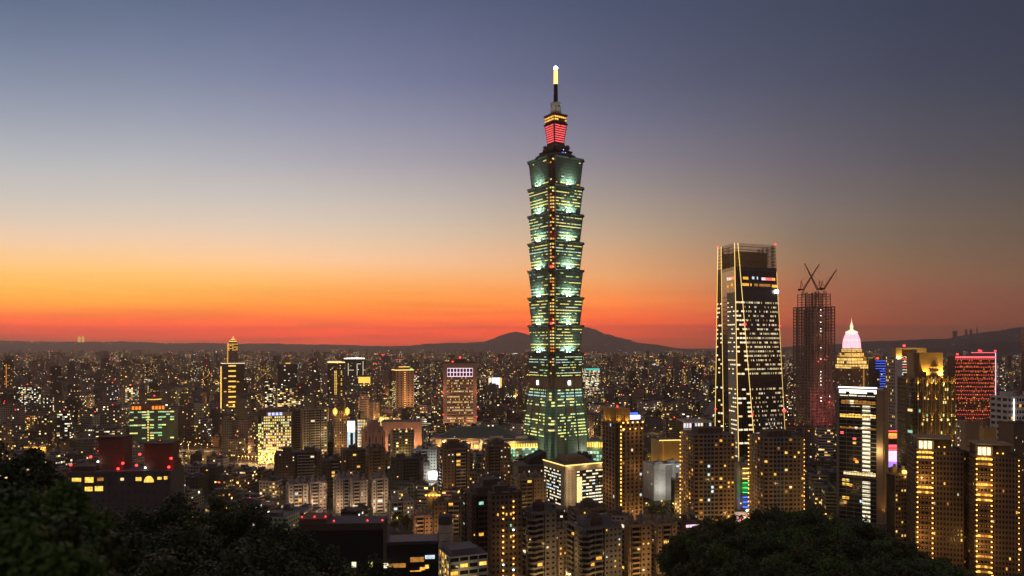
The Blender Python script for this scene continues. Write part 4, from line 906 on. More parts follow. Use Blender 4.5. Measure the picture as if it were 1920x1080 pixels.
q.part('roof_lamp', lambda b: b.lamp((q.w*.12, -q.l*.45, q.h + 2), 1.7, 'amberlamp')); light(q.root, (q.w*.12, -q.l*.7, q.h + 3), 1300, (1, .6, .12)); q.roofs('tan', 2); q.done()

# pair of tan apartment towers with curved roof frames
for x0, x1, yt, dd, lab, rot in ((1277, 1377, 806, 575, 'tan apartment tower with curved roof frame, left of the gold edged tower foot', 6), (1405, 1508, 812, 560, 'tan apartment tower with curved roof frame and amber windows, before the unfinished tower', 3)):
    q = Bld('apartment_tower', lab, 'apartment tower', x0, x1, yt, dd, rot, .9, vis=965, group='pair of tan towers with curved roof frames', mark='curved frame tower' if x0 < 1300 else None)
    q.core('glass'); W_, H = q.w, q.h
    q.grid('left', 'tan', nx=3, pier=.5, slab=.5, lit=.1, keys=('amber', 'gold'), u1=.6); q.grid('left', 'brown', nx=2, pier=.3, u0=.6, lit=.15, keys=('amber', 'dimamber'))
    q.grid('front', 'tan', nx=2, pier=.3, slab=.45, lit=.12, keys=('amber', 'gold', 'dimamber'), u1=.24, balc=.9); q.grid('front', 'grey', nx=3, pier=.25, slab=.35, lit=.08, keys=('amber', 'warm', 'cool', 'dimamber'), u0=.24, u1=.5, proj=.25)
    q.grid('front', 'tan', nx=2, pier=.3, slab=.42, lit=.2, keys=('amber', 'gold', 'dimamber', 'warm'), u0=.5, u1=.72, balc=-.9); q.grid('front', 'tan', nx=3, pier=.4, slab=.5, lit=.13, keys=('amber', 'gold'), u0=.72, proj=.6)
    q.grid('right', 'tan', nx=5, lit=.1)
    nz = round(H / 3.3)
    for j in range(nz):
        z = (j + .5) * H / nz
        b = MB(); b.lamp(q.pt('left', .02*q.l, .9, z), .5, 'amberlamp'); b.build('balcony_lamp', q.root)
        if x0 > 1400: b = MB(); b.lamp(q.pt('front', .985*W_, 1.0, z), .42, 'amberlamp'); b.build('balcony_lamp', q.root)
    def frame(b):
        n = 9
        for i in range(n):
            t = i / (n - 1); x = -W_/2 + W_*t; zc_ = H + 2.2 + 3.4 * math.sin(math.pi * (.15 + .75*t)); b.bar((x, -q.l/2 + .5, H), (x, -q.l/2 + .5, zc_), .28, 'brown')
            if i < n - 1: t2 = (i + 1) / (n - 1); b.bar((x, -q.l/2 + .5, zc_), (-W_/2 + W_*t2, -q.l/2 + .5, H + 2.2 + 3.4 * math.sin(math.pi * (.15 + .75*t2))), .4, 'brown')
        b.box(-W_*.3, W_*.3, -q.l*.2, q.l*.3, H + .02, H + 4, 'darkbrown')
    q.part('roof_frame', frame)
    for x, y, z, pw in ((-W_*.3, -q.l/2 - 12, H*.1, 2800), (W_*.4, -q.l/2 - 11, H*.15, 2300), (0, -q.l/2 - 14, H*.5, 1300), (-W_/2 - 10, 0, H*.4, 1000)): light(q.root, (x, y, z), pw, (1, .6, .2))
    q.done()
# block with green and blue light bars between them
q = Bld('office_block', 'grey block with stacked gold, green and blue light bars between the two curved frame towers', 'office block', 1374, 1406, 866, 650, 0, 1, vis=965)
q.core('grey'); W_ = q.w; q.plain('darkgrey', 'front', .3, .95, th=.3)
for k, y in enumerate((878, 887, 897, 905, 914, 923, 932, 941, 950)):
    m = 'goldline' if k < 3 else 'green' if k < 6 else 'blue'; q.strip(q.pt('front', .42*W_, .9, wz(y, 650)), q.pt('front', .93*W_, .9, wz(y, 650)), .45, m, 'light_bar')
    if k % 3 == 1: light(q.root, q.pt('front', .6*W_, 4, wz(y, 650)), 1500, {'goldline': (1, .6, .2), 'green': (.1, 1, .2), 'blue': (.15, .3, 1)}[m])
q.part('sign_lamp', lambda b: b.lamp(q.pt('front', .75*W_, 1.2, wz(958, 650)), 1.3, 'whitelamp')); q.roofs('grey', 1); q.done()
q = Bld('shop', 'pale low block with pink shop lights at the street corner between the curved frame towers', 'shop', 1370, 1402, 955, 600, 0, .8, vis=985)
q.core('pale')
for m, x in (('pinkwhite', -.3), ('redline', .05), ('ivory', .3)): q.part('shop_sign', lambda b: b.box(q.w*x - 1.6, q.w*x + 1.6, -q.l/2 - .5, -q.l/2 - .02, q.h*.3, q.h*.55, m))
light(q.root, (0, -q.l/2 - 5, 5), 2500, (1, .75, .7)); q.done()

# brown twin-shaft tower with glowing crown
d = 600.0
q = Bld('apartment_tower', 'brown tower with a glowing ribbed gold crown and a white and blue roof sign', 'apartment tower', 1131, 1205, 788, d, 22, .8, vis=935, mark='ribbed crown tower')
q.core('glass'); W_, H = q.w, q.h
q.grid('left', 'brown', nx=4, nz=24, pier=.42, slab=.3, lit=.03, keys=('cool', 'warm'), proj=.7); q.grid('front', 'darkbrown', nx=2, u0=0, u1=.2, pier=.15, slab=.1, lit=0)
q.grid('front', 'brown', nx=5, nz=24, pier=.42, slab=.34, lit=.05, keys=('dimamber', 'warm', 'cool'), u0=.2, proj=.8)
for j in range(26): q.part('facade_lamp', lambda b: b.box(*sorted((-W_/2 + .17*W_, -W_/2 + .2*W_)), -q.l/2 - 1.0, -q.l/2 - .2, 3 + j*H/27, 3 + j*H/27 + 1.4, 'amberlamp' if j % 3 else 'amber'))
zc = wz(765, d + 12)
q.part('crown', lambda b: (b.box(-W_*.48, W_*.1, -q.l*.3, q.l*.45, H + .02, zc, 'gold_wall'), [b.box(-W_*.48 + W_*.58*i/7 - .3, -W_*.48 + W_*.58*i/7 + .3, -q.l*.3 - .7, -q.l*.3 - .02, H + .02, zc + .5, 'gold_wall') for i in range(8)], [b.box(-W_*.48 - .7, -W_*.48 - .02, -q.l*.3 + q.l*.75*i/8 - .3, -q.l*.3 + q.l*.75*i/8 + .3, H + .02, zc + .5, 'gold_wall') for i in range(9)]))
for x, y in ((-W_*.48 - 2.2, -q.l*.1), (-W_*.48 - 2.2, q.l*.25), (-W_*.3, -q.l*.3 - 2.2), (0, -q.l*.3 - 2.2)): light(q.root, (x, y, H + .8), 1100, (1, .6, .14), 'SPOT', ((.3 if x < -W_*.48 else 0), (0 if x < -W_*.48 else .3), 1), .3, 130, .9, 'floodlight_beam')
q.part('roof_sign', lambda b: b.box(W_*.14, W_*.5, -q.l*.32, -q.l*.26, H + 2.6, H + 6, 'bluewhite')); q.part('roof_sign', lambda b: b.box(W_*.14, W_*.42, -q.l*.3, -q.l*.24, H + 6.4, H + 8.2, 'blue'))
for u in (.28, .5, .7, .93): q.part('facade_lamp', lambda b: b.lamp(q.pt('front', u*W_, 1.5, H - 4.5), .6, 'amberlamp'))
for u in (.25, .42, .6, .78, .97): q.part('facade_lamp', lambda b: b.lamp(q.pt('front', u*W_, 1.4, H + .8), .8, 'amberlamp'))
for x, y, z, p in ((-W_*.3, -q.l/2 - 8, 8, 3300), (W_*.3, -q.l/2 - 8, 8, 3300), (W_*.2, -q.l/2 - 7, H*.55, 1500), (-W_/2 - 9, 0, H*.35, 2400), (W_*.2, -q.l/2 - 7, H*.9, 1300)): light(q.root, (x, y, z), p, (1, .55, .16))
q.beacon(-W_*.2, 0, zc, r=.8); q.done()

# office with a glowing roof line
d = 660.0
q = Bld('office_block', 'broad office with a glowing gold roof line and bright white ribbon windows', 'office block', 1020, 1133, 857, d, 27, .9, vis=925, mark='gold rimmed office')
q.core('glass'); W_, H = q.w, q.h
q.plain('beige', 'left', .84, 1, th=.8); q.plain('beige', 'front', 0, .27, th=.8); q.plain('beige', 'front', .27, 1, z0=H*.87, th=.7); q.plain('beige', 'left', 0, .84, z0=H*.87, th=.7)
for j in range(12):
    for u in (.08, .16): q.wall.obox(*q.fr('front')[:3], u*W_, u*W_ + .5, .8, .86, H*.08 + j*H*.07, H*.08 + j*H*.07 + 1.7, 'black')
rowp = lambda t: .85 if q.r.random() < .75 else .35
for f, a, e in (('front', .29, 1), ('left', .02, .82)):
    q.grid(f, 'black', nx=9, nz=11, pier=.04, slab=.5, lit=.72, keys=('ivory', 'ivory', 'warm', 'cool', 'ivory'), u0=a, u1=e, z1=H*.87, proj=.3, wfu=(.02, .98))
for j in range(9): q.win.append(([q.pt('front', .29*W_, .5, H*.05 + j*H*.072), q.pt('front', .42*W_, .5, H*.05 + j*H*.072), q.pt('front', .42*W_, .5, H*.05 + j*H*.072 + 3.2), q.pt('front', .29*W_, .5, H*.05 + j*H*.072 + 3.2)], 'warm'))
for f in ('front', 'left'): q.strip(q.pt(f, -.3, 1.0, H + .5), q.pt(f, q.fr(f)[3] + .3, 1.0, H + .5), .5, 'goldline')
for u in (.1, .5, .9): light(q.root, q.pt('front', u*W_, 4, H - .5), 1000, (1, .7, .35))
for x, z in ((-W_*.4, 10), (W_*.2, 8), (-W_*.45, 26)): light(q.root, (x, -q.l/2 - 9, z), 2200, (1, .75, .45))
q.part('roof_plant', lambda b: b.box(-W_*.2, W_*.25, -q.l*.1, q.l*.4, H + .02, H + 5, 'brown')); q.done()
# grey-white office and neighbours
q = Bld('office_block', 'pale grey office with window strips between the ribbed crown tower and the curved frame tower', 'office block', 1204, 1282, 863, 690, 16, .8, vis=935)
q.core('white'); q.grid('front', 'white', nx=2, u1=.38, fh=3.6, pier=.8, slab=.6, lit=0); q.plain('concrete', 'front', .38, .6, th=.8); q.grid('front', 'white', nx=3, u0=.6, pier=.12, slab=.45, lit=.12, keys=('ivory', 'warm', 'cool')); q.grid('left', 'white', nx=3, pier=.7, slab=.6, lit=.05)
for x, z in ((-10, 12), (8, 10), (-2, 40)): light(q.root, (x, -q.l/2 - 10, z), 2600, (.9, .95, .85))
q.roofs('white', 2, 3); q.done()
q = Bld('apartment_block', 'beige mid rise with small lit windows wedged left of the curved frame tower', 'apartment block', 1258, 1282, 897, 640, 10, 1, vis=940); q.core('glass'); q.grid('front', 'beige', nx=4, pier=.4, slab=.5, lit=.12); q.roofs('beige', 1); light(q.root, (0, -q.l/2 - 9, 8), 2200, (1, .7, .3)); q.done()
q = Bld('exhibition_hall', 'box hall with a gold lit wall and bright rim beside the curved frame tower', 'hall', 1221, 1284, 820, 800, 10, .8, vis=852, mark='gold lit hall')
q.core('gold_wall'); W_, H = q.w, q.h; q.strip(q.pt('front', 0, .4, H + .3), q.pt('front', W_, .4, H + .3), .45, 'goldline'); q.strip(q.pt('front', .15*W_, .5, 2), q.pt('front', .15*W_, .5, H - 1), .2, 'dimamber')
for u in (.5, .65, .8, .95): light(q.root, q.pt('front', u*W_, 3, 1), 6500, (1, .62, .12), 'SPOT', (0, .25, 1), .4, 130, .9, 'floodlight_beam')
light(q.root, q.pt('front', .3*W_, 12, 10), 5000, (1, .6, .15)); q.done()
q = Bld('civic_hall', 'low white hall with lit porch behind the curved frame tower', 'hall', 1268, 1345, 786, 980, 6, .6, vis=806)
q.core('glass'); q.grid('front', 'white', nx=12, nz=4, pier=.2, slab=.4, lit=.5, keys=('ivory', 'cool', 'pinkwhite')); q.part('canopy', lambda b: b.box(-q.w*.5, q.w*.3, -q.l/2 - 4, q.l/2, q.h + .02, q.h + 1.5, 'pale')); light(q.root, (-8, -q.l/2 - 9, 8), 7000, (1, .85, .7)); q.done()
# the dome arena behind
q = Bld('arena', 'dark rounded dome arena behind the gold edged tower', 'arena', 1318, 1392, 772, 1350, 0, 1, vis=780); r_ = q.w / 2
q.part('roof', lambda b: b.lathe([(r_, 0), (r_, 14), (r_*.93, 26), (r_*.75, 36), (r_*.45, 43), (.1, 46)], 'grey', k=28)); q.part('screen', lambda b: b.box(-r_*.9, -r_*.2, -r_ - 1.5, -r_ - .5, 8, 18, 'ivory')); q.done()

# ------------------------------------------------------------------ podium hall and neighbours at the tall tower's foot
q = Bld('shopping_mall', 'wide glass mall with a glowing gold parapet at the foot of the tall tiered tower', 'shopping mall', 905, 1008, 822, 905, 12, .5, vis=838)
q.core('tealbase'); q.grid('front', 'tealbase', nx=16, nz=5, pier=.1, slab=.2, lit=.5, keys=('mint', 'dimamber', 'mint'), z1=q.h*.72); q.plain('brown', 'front', z0=q.h*.95, th=1.6)
for i in range(20): q.win.append(([q.pt('front', (i + .15)/20*q.w, 1.7, q.h*.75), q.pt('front', (i + .8)/20*q.w, 1.7, q.h*.75), q.pt('front', (i + .8)/20*q.w, 1.7, q.h*.93), q.pt('front', (i + .15)/20*q.w, 1.7, q.h*.93)], 'gold'))
q.strip(q.pt('front', 0, 2.2, q.h*.74), q.pt('front', q.w, 2.2, q.h*.74), .5, 'goldline'); light(q.root, (0, -q.l/2 - 6, q.h), 9000, (1, .65, .2)); q.roofs('concrete', 2, 6, False); q.done()
q = Bld('shopping_mall', 'glass mall wing with gold parapet lights between the tall tiered tower and ribbed crown tower', 'shopping mall', 1100, 1136, 822, 890, -8, 1, vis=850)
q.core('tealbase'); q.grid('front', 'tealbase', nx=6, nz=4, pier=.12, slab=.2, lit=.9, keys=('mint', 'mint', 'cool'), z1=q.h*.6)
for i in range(8): q.win.append(([q.pt('front', (i + .15)/8*q.w, .7, q.h*.75), q.pt('front', (i + .8)/8*q.w, .7, q.h*.75), q.pt('front', (i + .8)/8*q.w, .7, q.h*.95), q.pt('front', (i + .15)/8*q.w, .7, q.h*.95)], 'gold'))
light(q.root, (0, -q.l/2 - 6, q.h*.8), 5000, (1, .7, .3)); q.done()
q = Bld('theatre', 'dark hall with a slanting black roof before the tall tiered tower', 'hall', 958, 1030, 863, 720, 14, .9, vis=905)
q.core('darkgrey'); W_, H = q.w, q.h; q.grid('front', 'brown', nx=10, fh=4, pier=.5, slab=.5, lit=.14, keys=('ivory', 'warm'))
q.part('roof', lambda b: b.hexa([(-W_*.1, -q.l*.3, H + .02), (W_*.45, -q.l*.3, H + .02), (W_*.45, q.l*.4, H + .02), (-W_*.1, q.l*.4, H + .02)], [(-W_*.1, -q.l*.3, H + 5), (W_*.45, -q.l*.3, H + 12), (W_*.45, q.l*.4, H + 12), (-W_*.1, q.l*.4, H + 5)], 'black')); q.done()
def dark_tower(x0, x1, yt, dd, rot, k, lab, m='brown', lit=.06, keys=('amber', 'gold', 'ivory'), vis=None, mark=None, fh=3.2, bay=3.2, nr=2, hat=None, lw=1500, lc=(1, .6, .22), balc=0, faces=('front', 'left', 'right'), pier=.42, slab=.5, cat='apartment block', name='apartment_block', zb=0, group=None, rbay=0):
    q = Bld(name, lab, cat, x0, x1, yt, dd, rot, k, vis=vis, mark=mark, zb=zb, group=group); q.core('glass')
    v = q.r.choice((0, 1, 2))
    for f in faces:
        li = lit * (1 if f == 'front' else .7); a_ = dict(fh=fh, lit=li, keys=keys)
        if q.fr(f)[3] < 9: q.grid(f, m, bay=bay, pier=pier + .1, slab=slab + .08, **a_); continue
        c0, c1 = ((.3, .7), (.12, .5), (.48, .86))[v]; g_ = .05
        q.grid(f, m, bay=bay, pier=pier + .14, slab=slab + .1, u1=c0 - g_, proj=.55, **a_)
        q.grid(f, m, bay=bay * 1.35, pier=.1, slab=max(.3, slab - .14), u0=c0, u1=c1, proj=.3, **a_)
        q.grid(f, m, bay=bay, pier=pier + .1, slab=slab + .1, u0=c1 + g_, proj=.6, **a_)
        nz_ = max(1, round(q.h / fh)); W0 = q.fr(f)[3]
        for j in range(1, nz_):          # balconies of the middle bay: floor slab and rail
            O, U, Nn, _w = q.fr(f); z = q.h * j / nz_
            q.wall.obox(O, U, Nn, c0 * W0 + .2, c1 * W0 - .2, .31, 1.5, z - .18, z, m); q.wall.obox(O, U, Nn, c0 * W0 + .2, c1 * W0 - .2, 1.36, 1.48, z + .002, z + .95, 'concrete' if v == 2 else m)
    if rbay:                              # rounded balcony stack at the near corner
        nz_ = max(1, round(q.h / fh)); cxy = (-q.w * .5 + rbay * .5, -q.l * .5 + rbay * .3)
        b = MB(); b.lathe([(rbay * .8, 0), (rbay * .8, q.h - 3)], 'glass', cxy, 18); b.build('bay_glazing', q.root)
        b = MB()
        for j in range(1, nz_): z = q.h * j / nz_; b.lathe([(rbay * .8, z - .3), (rbay, z - .3), (rbay, z + .9), (rbay - .15, z + .9), (rbay - .15, z), (rbay * .8, z)], m, cxy, 18)
        b.build('balcony_stack', q.root)
    q.roofs(m, nr)
    if hat: q.part('roof_crown', lambda b: hat(b, q))
    if lw:  # added fill in place of street glow, no lamp stands there
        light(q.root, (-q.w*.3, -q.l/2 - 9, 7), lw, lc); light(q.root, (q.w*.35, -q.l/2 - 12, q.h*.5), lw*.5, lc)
    q.done(); return q
arch = lambda b, q: [b.lathe([(q.w*.22, q.h + 3), (q.w*.2, q.h + 5), (q.w*.1, q.h + 7), (.1, q.h + 7.6)], 'darkbrown', k=14), b.lathe([(q.w*.22, q.h), (q.w*.22, q.h + 3)], 'darkbrown', k=14)]
step = lambda b, q: [b.box(-q.w*.35, q.w*.35, -q.l*.35, q.l*.35, q.h + .02, q.h + 4, 'darkbrown'), b.box(-q.w*.2, q.w*.2, -q.l*.2, q.l*.2, q.h + 4.02, q.h + 8, 'darkbrown')]
dark_tower(905, 957, 831, 740, 14, .9, 'brown apartment tower with an arched roof cap, left of the tall tiered tower foot', 'brown', .16, hat=arch, vis=880)
dark_tower(958, 1024, 890, 620, 18, .8, 'plain tan apartment slab below the slant roofed hall', 'tan', .03, vis=925)
dark_tower(820, 880, 836, 690, 20, .9, 'dark stepped top apartment tower with warm window columns, before the paneled hall', 'brown', .12, hat=step, vis=900, lw=2200)
dark_tower(772, 822, 840, 790, 16, .6, 'pale white tiled apartment slab lit by a bright street screen', 'white', .07, keys=('ivory', 'mint'), vis=895, lw=7000, lc=(.9, 1, .9), mark='pale tiled slab')
dark_tower(734, 800, 853, 735, 20, .7, 'dark grey unlit apartment slab below the terraced pink hall', 'darkgrey', .01, vis=900, lw=500)
dark_tower(790, 806, 866, 700, 20, 1.6, 'slim grey apartment block with side balconies before the pale tiled slab', 'grey', .03, vis=905, balc=.8)
dark_tower(640, 722, 836, 790, 18, .6, 'long brown apartment block with a gold lit penthouse, before the terraced pink hall', 'darkbrown', .08, vis=880, lw=900)
dark_tower(686, 722, 841, 740, 24, .8, 'brown slab with a pale stripe of small windows', 'brown', .04, vis=880)
dark_tower(516, 602, 842, 760, 14, .5, 'long dark brown block with gold lamps along its roof', 'darkbrown', .07, vis=880, lw=700, mark='gold lamp roofed block')
dark_tower(602, 640, 858, 700, 18, 1, 'dark brown tower with a few square yellow windows', 'darkbrown', .06, vis=890, lw=500)
b_ = None
for i, (x0, x1, yt, dd) in enumerate(((538, 577, 902, 640), (578, 612, 899, 650), (626, 660, 893, 640), (655, 688, 897, 628), (692, 727, 893, 640))):
    dark_tower(x0, x1, yt, dd, 22, 1.1, ['leftmost pale apartment tower of the row behind the long black roof', 'second pale apartment tower in the row, standing beside the leftmost one', 'middle pale apartment tower in the row, its left face full of white windows', 'fourth pale apartment tower in the row, tallest roof box', 'rightmost pale apartment tower of the row behind the long black roof'][i], 'pale', .13, keys=('ivory', 'warm', 'cool', 'amber', 'mint'), vis=950, fh=3.0, bay=2.8, nr=3, group='row of pale apartment towers', lw=3600, lc=(1, .68, .4), mark='pale tower row' if i == 2 else None)
dark_tower(727, 775, 934, 600, 20, .7, 'low pale apartments with white lit corridors', 'pale', .15, keys=('ivory', 'cool'), vis=960)
dark_tower(775, 812, 962, 560, 12, .8, 'small pinkish house block with a violet roof lamp', 'pink', .05, vis=980)
dark_tower(812, 868, 934, 560, 10, .6, 'low brown shop block with golden lamps along its eaves', 'brown', .25, keys=('gold', 'amber'), vis=960, lw=2200)
# gold pagoda-like rooftop lamp house
q = Bld('pavilion', 'tiny golden pavilion with a spire and blazing lamps among the low blocks', 'pavilion', 800, 826, 925, 590, 0, .8, vis=930); q.core('brown'); W_ = q.w
q.part('roof', lambda b: (b.hexa([(-W_*.6, -q.l*.6, q.h), (W_*.6, -q.l*.6, q.h), (W_*.6, q.l*.6, q.h), (-W_*.6, q.l*.6, q.h)], [(-.4, -.4, q.h + 3), (.4, -.4, q.h + 3), (.4, .4, q.h + 3), (-.4, .4, q.h + 3)], 'gold_wall'), b.bar((0, 0, q.h + 2.8), (0, 0, q.h + 6), .2, 'goldline')))
for x in (-.55, -.3, 0, .3, .5): q.part('roof_lamp', lambda b: b.lamp((W_*x, -q.l*.6, q.h + .3), .8, 'amberlamp'))
light(q.root, (0, -q.l, q.h + 2), 2600, (1, .65, .15)); q.done()
q = Bld('billboard', 'bright white street screen with a blue foot before the pale tiled slab', 'screen', 803, 821, 880, 700, -8, .15, vis=900); q.core('grey')
q.part('screen', lambda b: b.box(-q.w*.48, q.w*.48, -q.l/2 - .4, -q.l/2 - .02, q.h - 7, q.h - 2, 'whiteline')); q.part('screen', lambda b: b.box(-q.w*.45, q.w*.45, -q.l/2 - .4, -q.l/2 - .02, q.h - 9.5, q.h - 7.2, 'bluewhite')); light(q.root, (0, -q.l/2 - 4, q.h - 4), 5000, (.9, 1, .95)); q.done()

# near apartments
dark_tower(866, 972, 911, 440, 20, .8, 'tall dark brown apartment tower with a stepped crown and a column of round amber lamps', 'darkbrown', .1, keys=('amber', 'gold', 'warm', 'cool', 'mint'), vis=1075, hat=step, mark='stepped crown tower', lw=2400, balc=.9)
q = Bld('apartment_tower', 'dark lamp bearing wing of the stepped crown tower, with stacked round amber lamps', 'apartment tower', 915, 978, 920, 425, 14, .5, vis=1075)
q.core('glass'); q.grid('front', 'brown', nx=7, pier=.5, slab=.5, lit=.07, keys=('amber', 'mint', 'gold')); q.grid('left', 'brown', lit=.05); q.roofs('darkbrown', 2)
for j in range(16):
    for u in (.38, .72):
        if q.r.random() < .78: q.part('balcony_lamp', lambda b: b.lamp(q.pt('front', u*q.w, .9, q.h - 4 - j*q.h/18), .5, 'amberlamp' if q.r.random() < .8 else 'mintlamp'))
light(q.root, (0, -q.l/2 - 8, q.h*.5), 700, (1, .6, .2)); q.done()
dark_tower(978, 1042, 952, 440, 24, .8, 'grey curved balcony apartment tower with an arched stair head, right of the stepped crown tower', 'grey', .05, vis=1070, hat=arch, rbay=3.6, lw=3600, mark='arched stair tower')
dark_tower(1040, 1064, 990, 455, 20, 1, 'small old apartment house with white lit rooms between two grey towers', 'pale', .2, keys=('ivory', 'cool', 'amber'), vis=1060)
dark_tower(1062, 1165, 972, 430, 24, .8, 'broad grey apartment tower with rounded balconies and scattered amber rooms', 'grey', .09, keys=('amber', 'gold', 'amber', 'cool'), vis=1075, hat=arch, rbay=4.2, lw=3400)
dark_tower(1163, 1220, 976, 450, 16, .9, 'tan apartment block with ribbed walls and a dark roof box', 'tan', .14, vis=1060, lw=3400)
dark_tower(1216, 1268, 975, 470, 16, .9, 'tan apartment block with yellow rooms beside the dark wooded knoll', 'tan', .17, vis=1050, lw=2800)
q = dark_tower(1267, 1312, 972, 500, 14, .7, 'low restaurant with a pink lit sign board and spot lamps', 'darkbrown', .25, keys=('amber', 'dimamber'), vis=1000, lw=1200, cat='restaurant', name='restaurant')
q.part('sign_board', lambda b: b.box(-q.w*.3, q.w*.45, -q.l/2 - 1.2, -q.l/2 - .7, q.h - 3.2, q.h - 1.6, 'pinkwhite'))
dark_tower(1066, 1140, 945, 520, 20, .7, 'low roofed brown houses with a red arched top behind the broad grey tower', 'brown', .06, vis=968, hat=arch)
# white balcony block and its rounded stair tower
q = Bld('apartment_block', 'white balcony apartment block with glowing yellow terraces at the bottom centre', 'apartment block', 824, 914, 1020, 385, 22, .9, vis=1078)
q.core('glass'); q.grid('front', 'white', nx=4, fh=3.4, pier=.1, slab=.42, lit=.3, keys=('amber', 'dimamber', 'gold'), balc=1.3); q.grid('left', 'white', nx=4, fh=3.4, pier=.3, slab=.35, lit=.6, keys=('amber', 'gold', 'gold'), balc=1.0)
q.part('rooftop_garden', lambda b: b.box(-q.w*.4, q.w*.3, -q.l*.3, q.l*.4, q.h + .02, q.h + 2.5, 'grey')); light(q.root, (-q.w/2 - 5, -2, q.h - 5), 600, (1, .65, .15)); light(q.root, (-q.w*.2, -q.l/2 - 7, q.h - 8), 600, (1, .75, .3)); q.done()
q = Bld('stair_tower', 'pale rounded stair tower with a dark cap beside the white balcony block', 'tower', 820, 850, 962, 405, 0, 1, vis=1015); r_ = q.w / 2
q.part('shaft', lambda b: (b.lathe([(r_, 0), (r_, q.h - 5)], 'pale', k=20), [b.lathe([(r_ + .02, z), (r_ + .12, z + .1), (r_ + .02, z + .25)], 'darkgrey', k=20) for z in (q.h - 9.5, q.h - 14, q.h - 18)])); q.part('cap', lambda b: b.lathe([(r_, q.h - 5), (r_*.95, q.h - .5), (r_*.8, q.h), (.01, q.h + .1)], 'darkgrey', k=20)); q.done()

# black blocks near the hillside
q = Bld('black_block', 'near black block with a few bright rooms, left of the white balcony block', 'building', 725, 822, 1002, 300, 6, .7, vis=1076)
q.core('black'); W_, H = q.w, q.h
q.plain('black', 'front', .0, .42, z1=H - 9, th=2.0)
fq = lambda x0, x1, y0, y1, m, o=2.2: q.win.append(([q.pt('front', (x0 - 725)/97*W_, o, wz(y0, 300)), q.pt('front', (x1 - 725)/97*W_, o, wz(y0, 300)), q.pt('front', (x1 - 725)/97*W_, o, wz(y1, 300)), q.pt('front', (x0 - 725)/97*W_, o, wz(y1, 300))], m))
fq(720, 729, 1062, 1053, 'ivory'); fq(730, 743, 1062, 1054, 'dimamber'); fq(743, 761, 1062, 1054, 'dimamber')
for x0, x1, y0, y1, m in ((769, 781, 1055, 1046, 'dimamber'), (781, 795, 1055, 1046, 'dimamber'), (797, 815, 1050, 1043, 'cool'), (769, 790, 1073, 1071, 'amber'), (787, 797, 1071, 1065, 'amber'), (797, 804, 1068, 1061, 'gold')): fq(x0, x1, y0, y1, m, .3)
q.top.box(-W_/2 - .3, W_/2 + .3, -q.l/2 - .3, -q.l/2 + .3, H, H + 1.2, 'darkgrey'); q.top.box(-W_/2 - .3, -W_/2 + .3, -q.l/2 + .3, q.l/2, H, H + 1.2, 'darkgrey'); q.top.box(W_/2 - .3, W_/2 + .3, -q.l/2 + .3, q.l/2, H, H + 1.2, 'darkgrey'); q.top.box(-W_/2 + .3, W_/2 - .3, -q.l/2 + .3, q.l/2, H + .02, H + .3, 'steel')
q.done()
q = Bld('black_block', 'long near black block with red roof lamps, half hidden behind wind blown trees', 'building', 560, 726, 966, 330, 3, .4, vis=985, mark='long black block')
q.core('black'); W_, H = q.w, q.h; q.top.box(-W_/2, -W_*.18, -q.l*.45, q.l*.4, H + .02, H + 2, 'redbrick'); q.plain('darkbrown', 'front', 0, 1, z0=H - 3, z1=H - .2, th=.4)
for px, m in ((664, 'ivory'), (697, 'lime'), (585, 'lime'), (551 + 15, 'amber')):
    u = (px - 560) / 166; q.win.append(([q.pt('front', u*W_, .3, wz(1065, 330)), q.pt('front', u*W_ + 2, .3, wz(1065, 330)), q.pt('front', u*W_ + 2, .3, wz(1055, 330)), q.pt('front', u*W_, .3, wz(1055, 330))], m))
for x in (-.48, -.33, -.2, -.1, .3, .48): q.beacon(W_*x, -q.l*.3, H + (2 if x < -.18 else 0), r=.35)
q.done()
# brick block at left with two roof boxes
q = Bld('brick_block', 'grey brown block with two red brown roof boxes and red roof lamps at left', 'building', 128, 345, 872, 330, 4, .35, vis=935, mark='brick block')
q.core('taupe'); W_, H = q.w, q.h
ux = lambda px: (px - 128) / 217 * W_ - W_/2
q.grid('front', 'taupe', nx=16, nz=round(H / 4), pier=.55, slab=.6, lit=0)
for x0, x1, y0, y1, m in ((137, 156, 903, 896, 'gold'), (164, 182, 905, 895, 'gold'), (190, 203, 902, 896, 'dimamber'), (164, 180, 921, 913, 'gold'), (185, 202, 921, 912, 'gold'), (239, 246, 902, 897, 'warm'), (271, 283, 903, 896, 'gold'), (317, 326, 901, 896, 'gold'), (331, 338, 901, 895, 'gold')):
    q.win.append(([(ux(x0), -q.l/2 - .5, wz(y0, 330)), (ux(x1), -q.l/2 - .5, wz(y0, 330)), (ux(x1), -q.l/2 - .5, wz(y1, 330)), (ux(x0), -q.l/2 - .5, wz(y1, 330))], m))
b = MB(); cx_, zb_ = ux(299), wz(906, 330); pts = [(cx_ + 2.2 * math.cos(t), -q.l/2 - .5, zb_ + 2.9 * math.sin(t)) for t in [math.pi * i / 10 for i in range(11)]]
b.face(pts, 'gold'); b.build('arched_window', q.root)
q.part('roof_box', lambda b: (b.box(ux(180), ux(233), -q.l*.2, q.l*.4, H + .02, wz(821, 335), 'redbrick'), b.box(ux(179), ux(234), -q.l*.23, q.l*.42, wz(823, 335) + .02, wz(821, 335) + .4, 'darkbrown')))
q.part('roof_box', lambda b: (b.box(ux(279), ux(336), -q.l*.2, q.l*.4, H + .02, wz(834, 335), 'redbrick'), b.box(ux(278), ux(337), -q.l*.23, q.l*.42, wz(836, 335) + .02, wz(834, 335) + .4, 'darkbrown')))
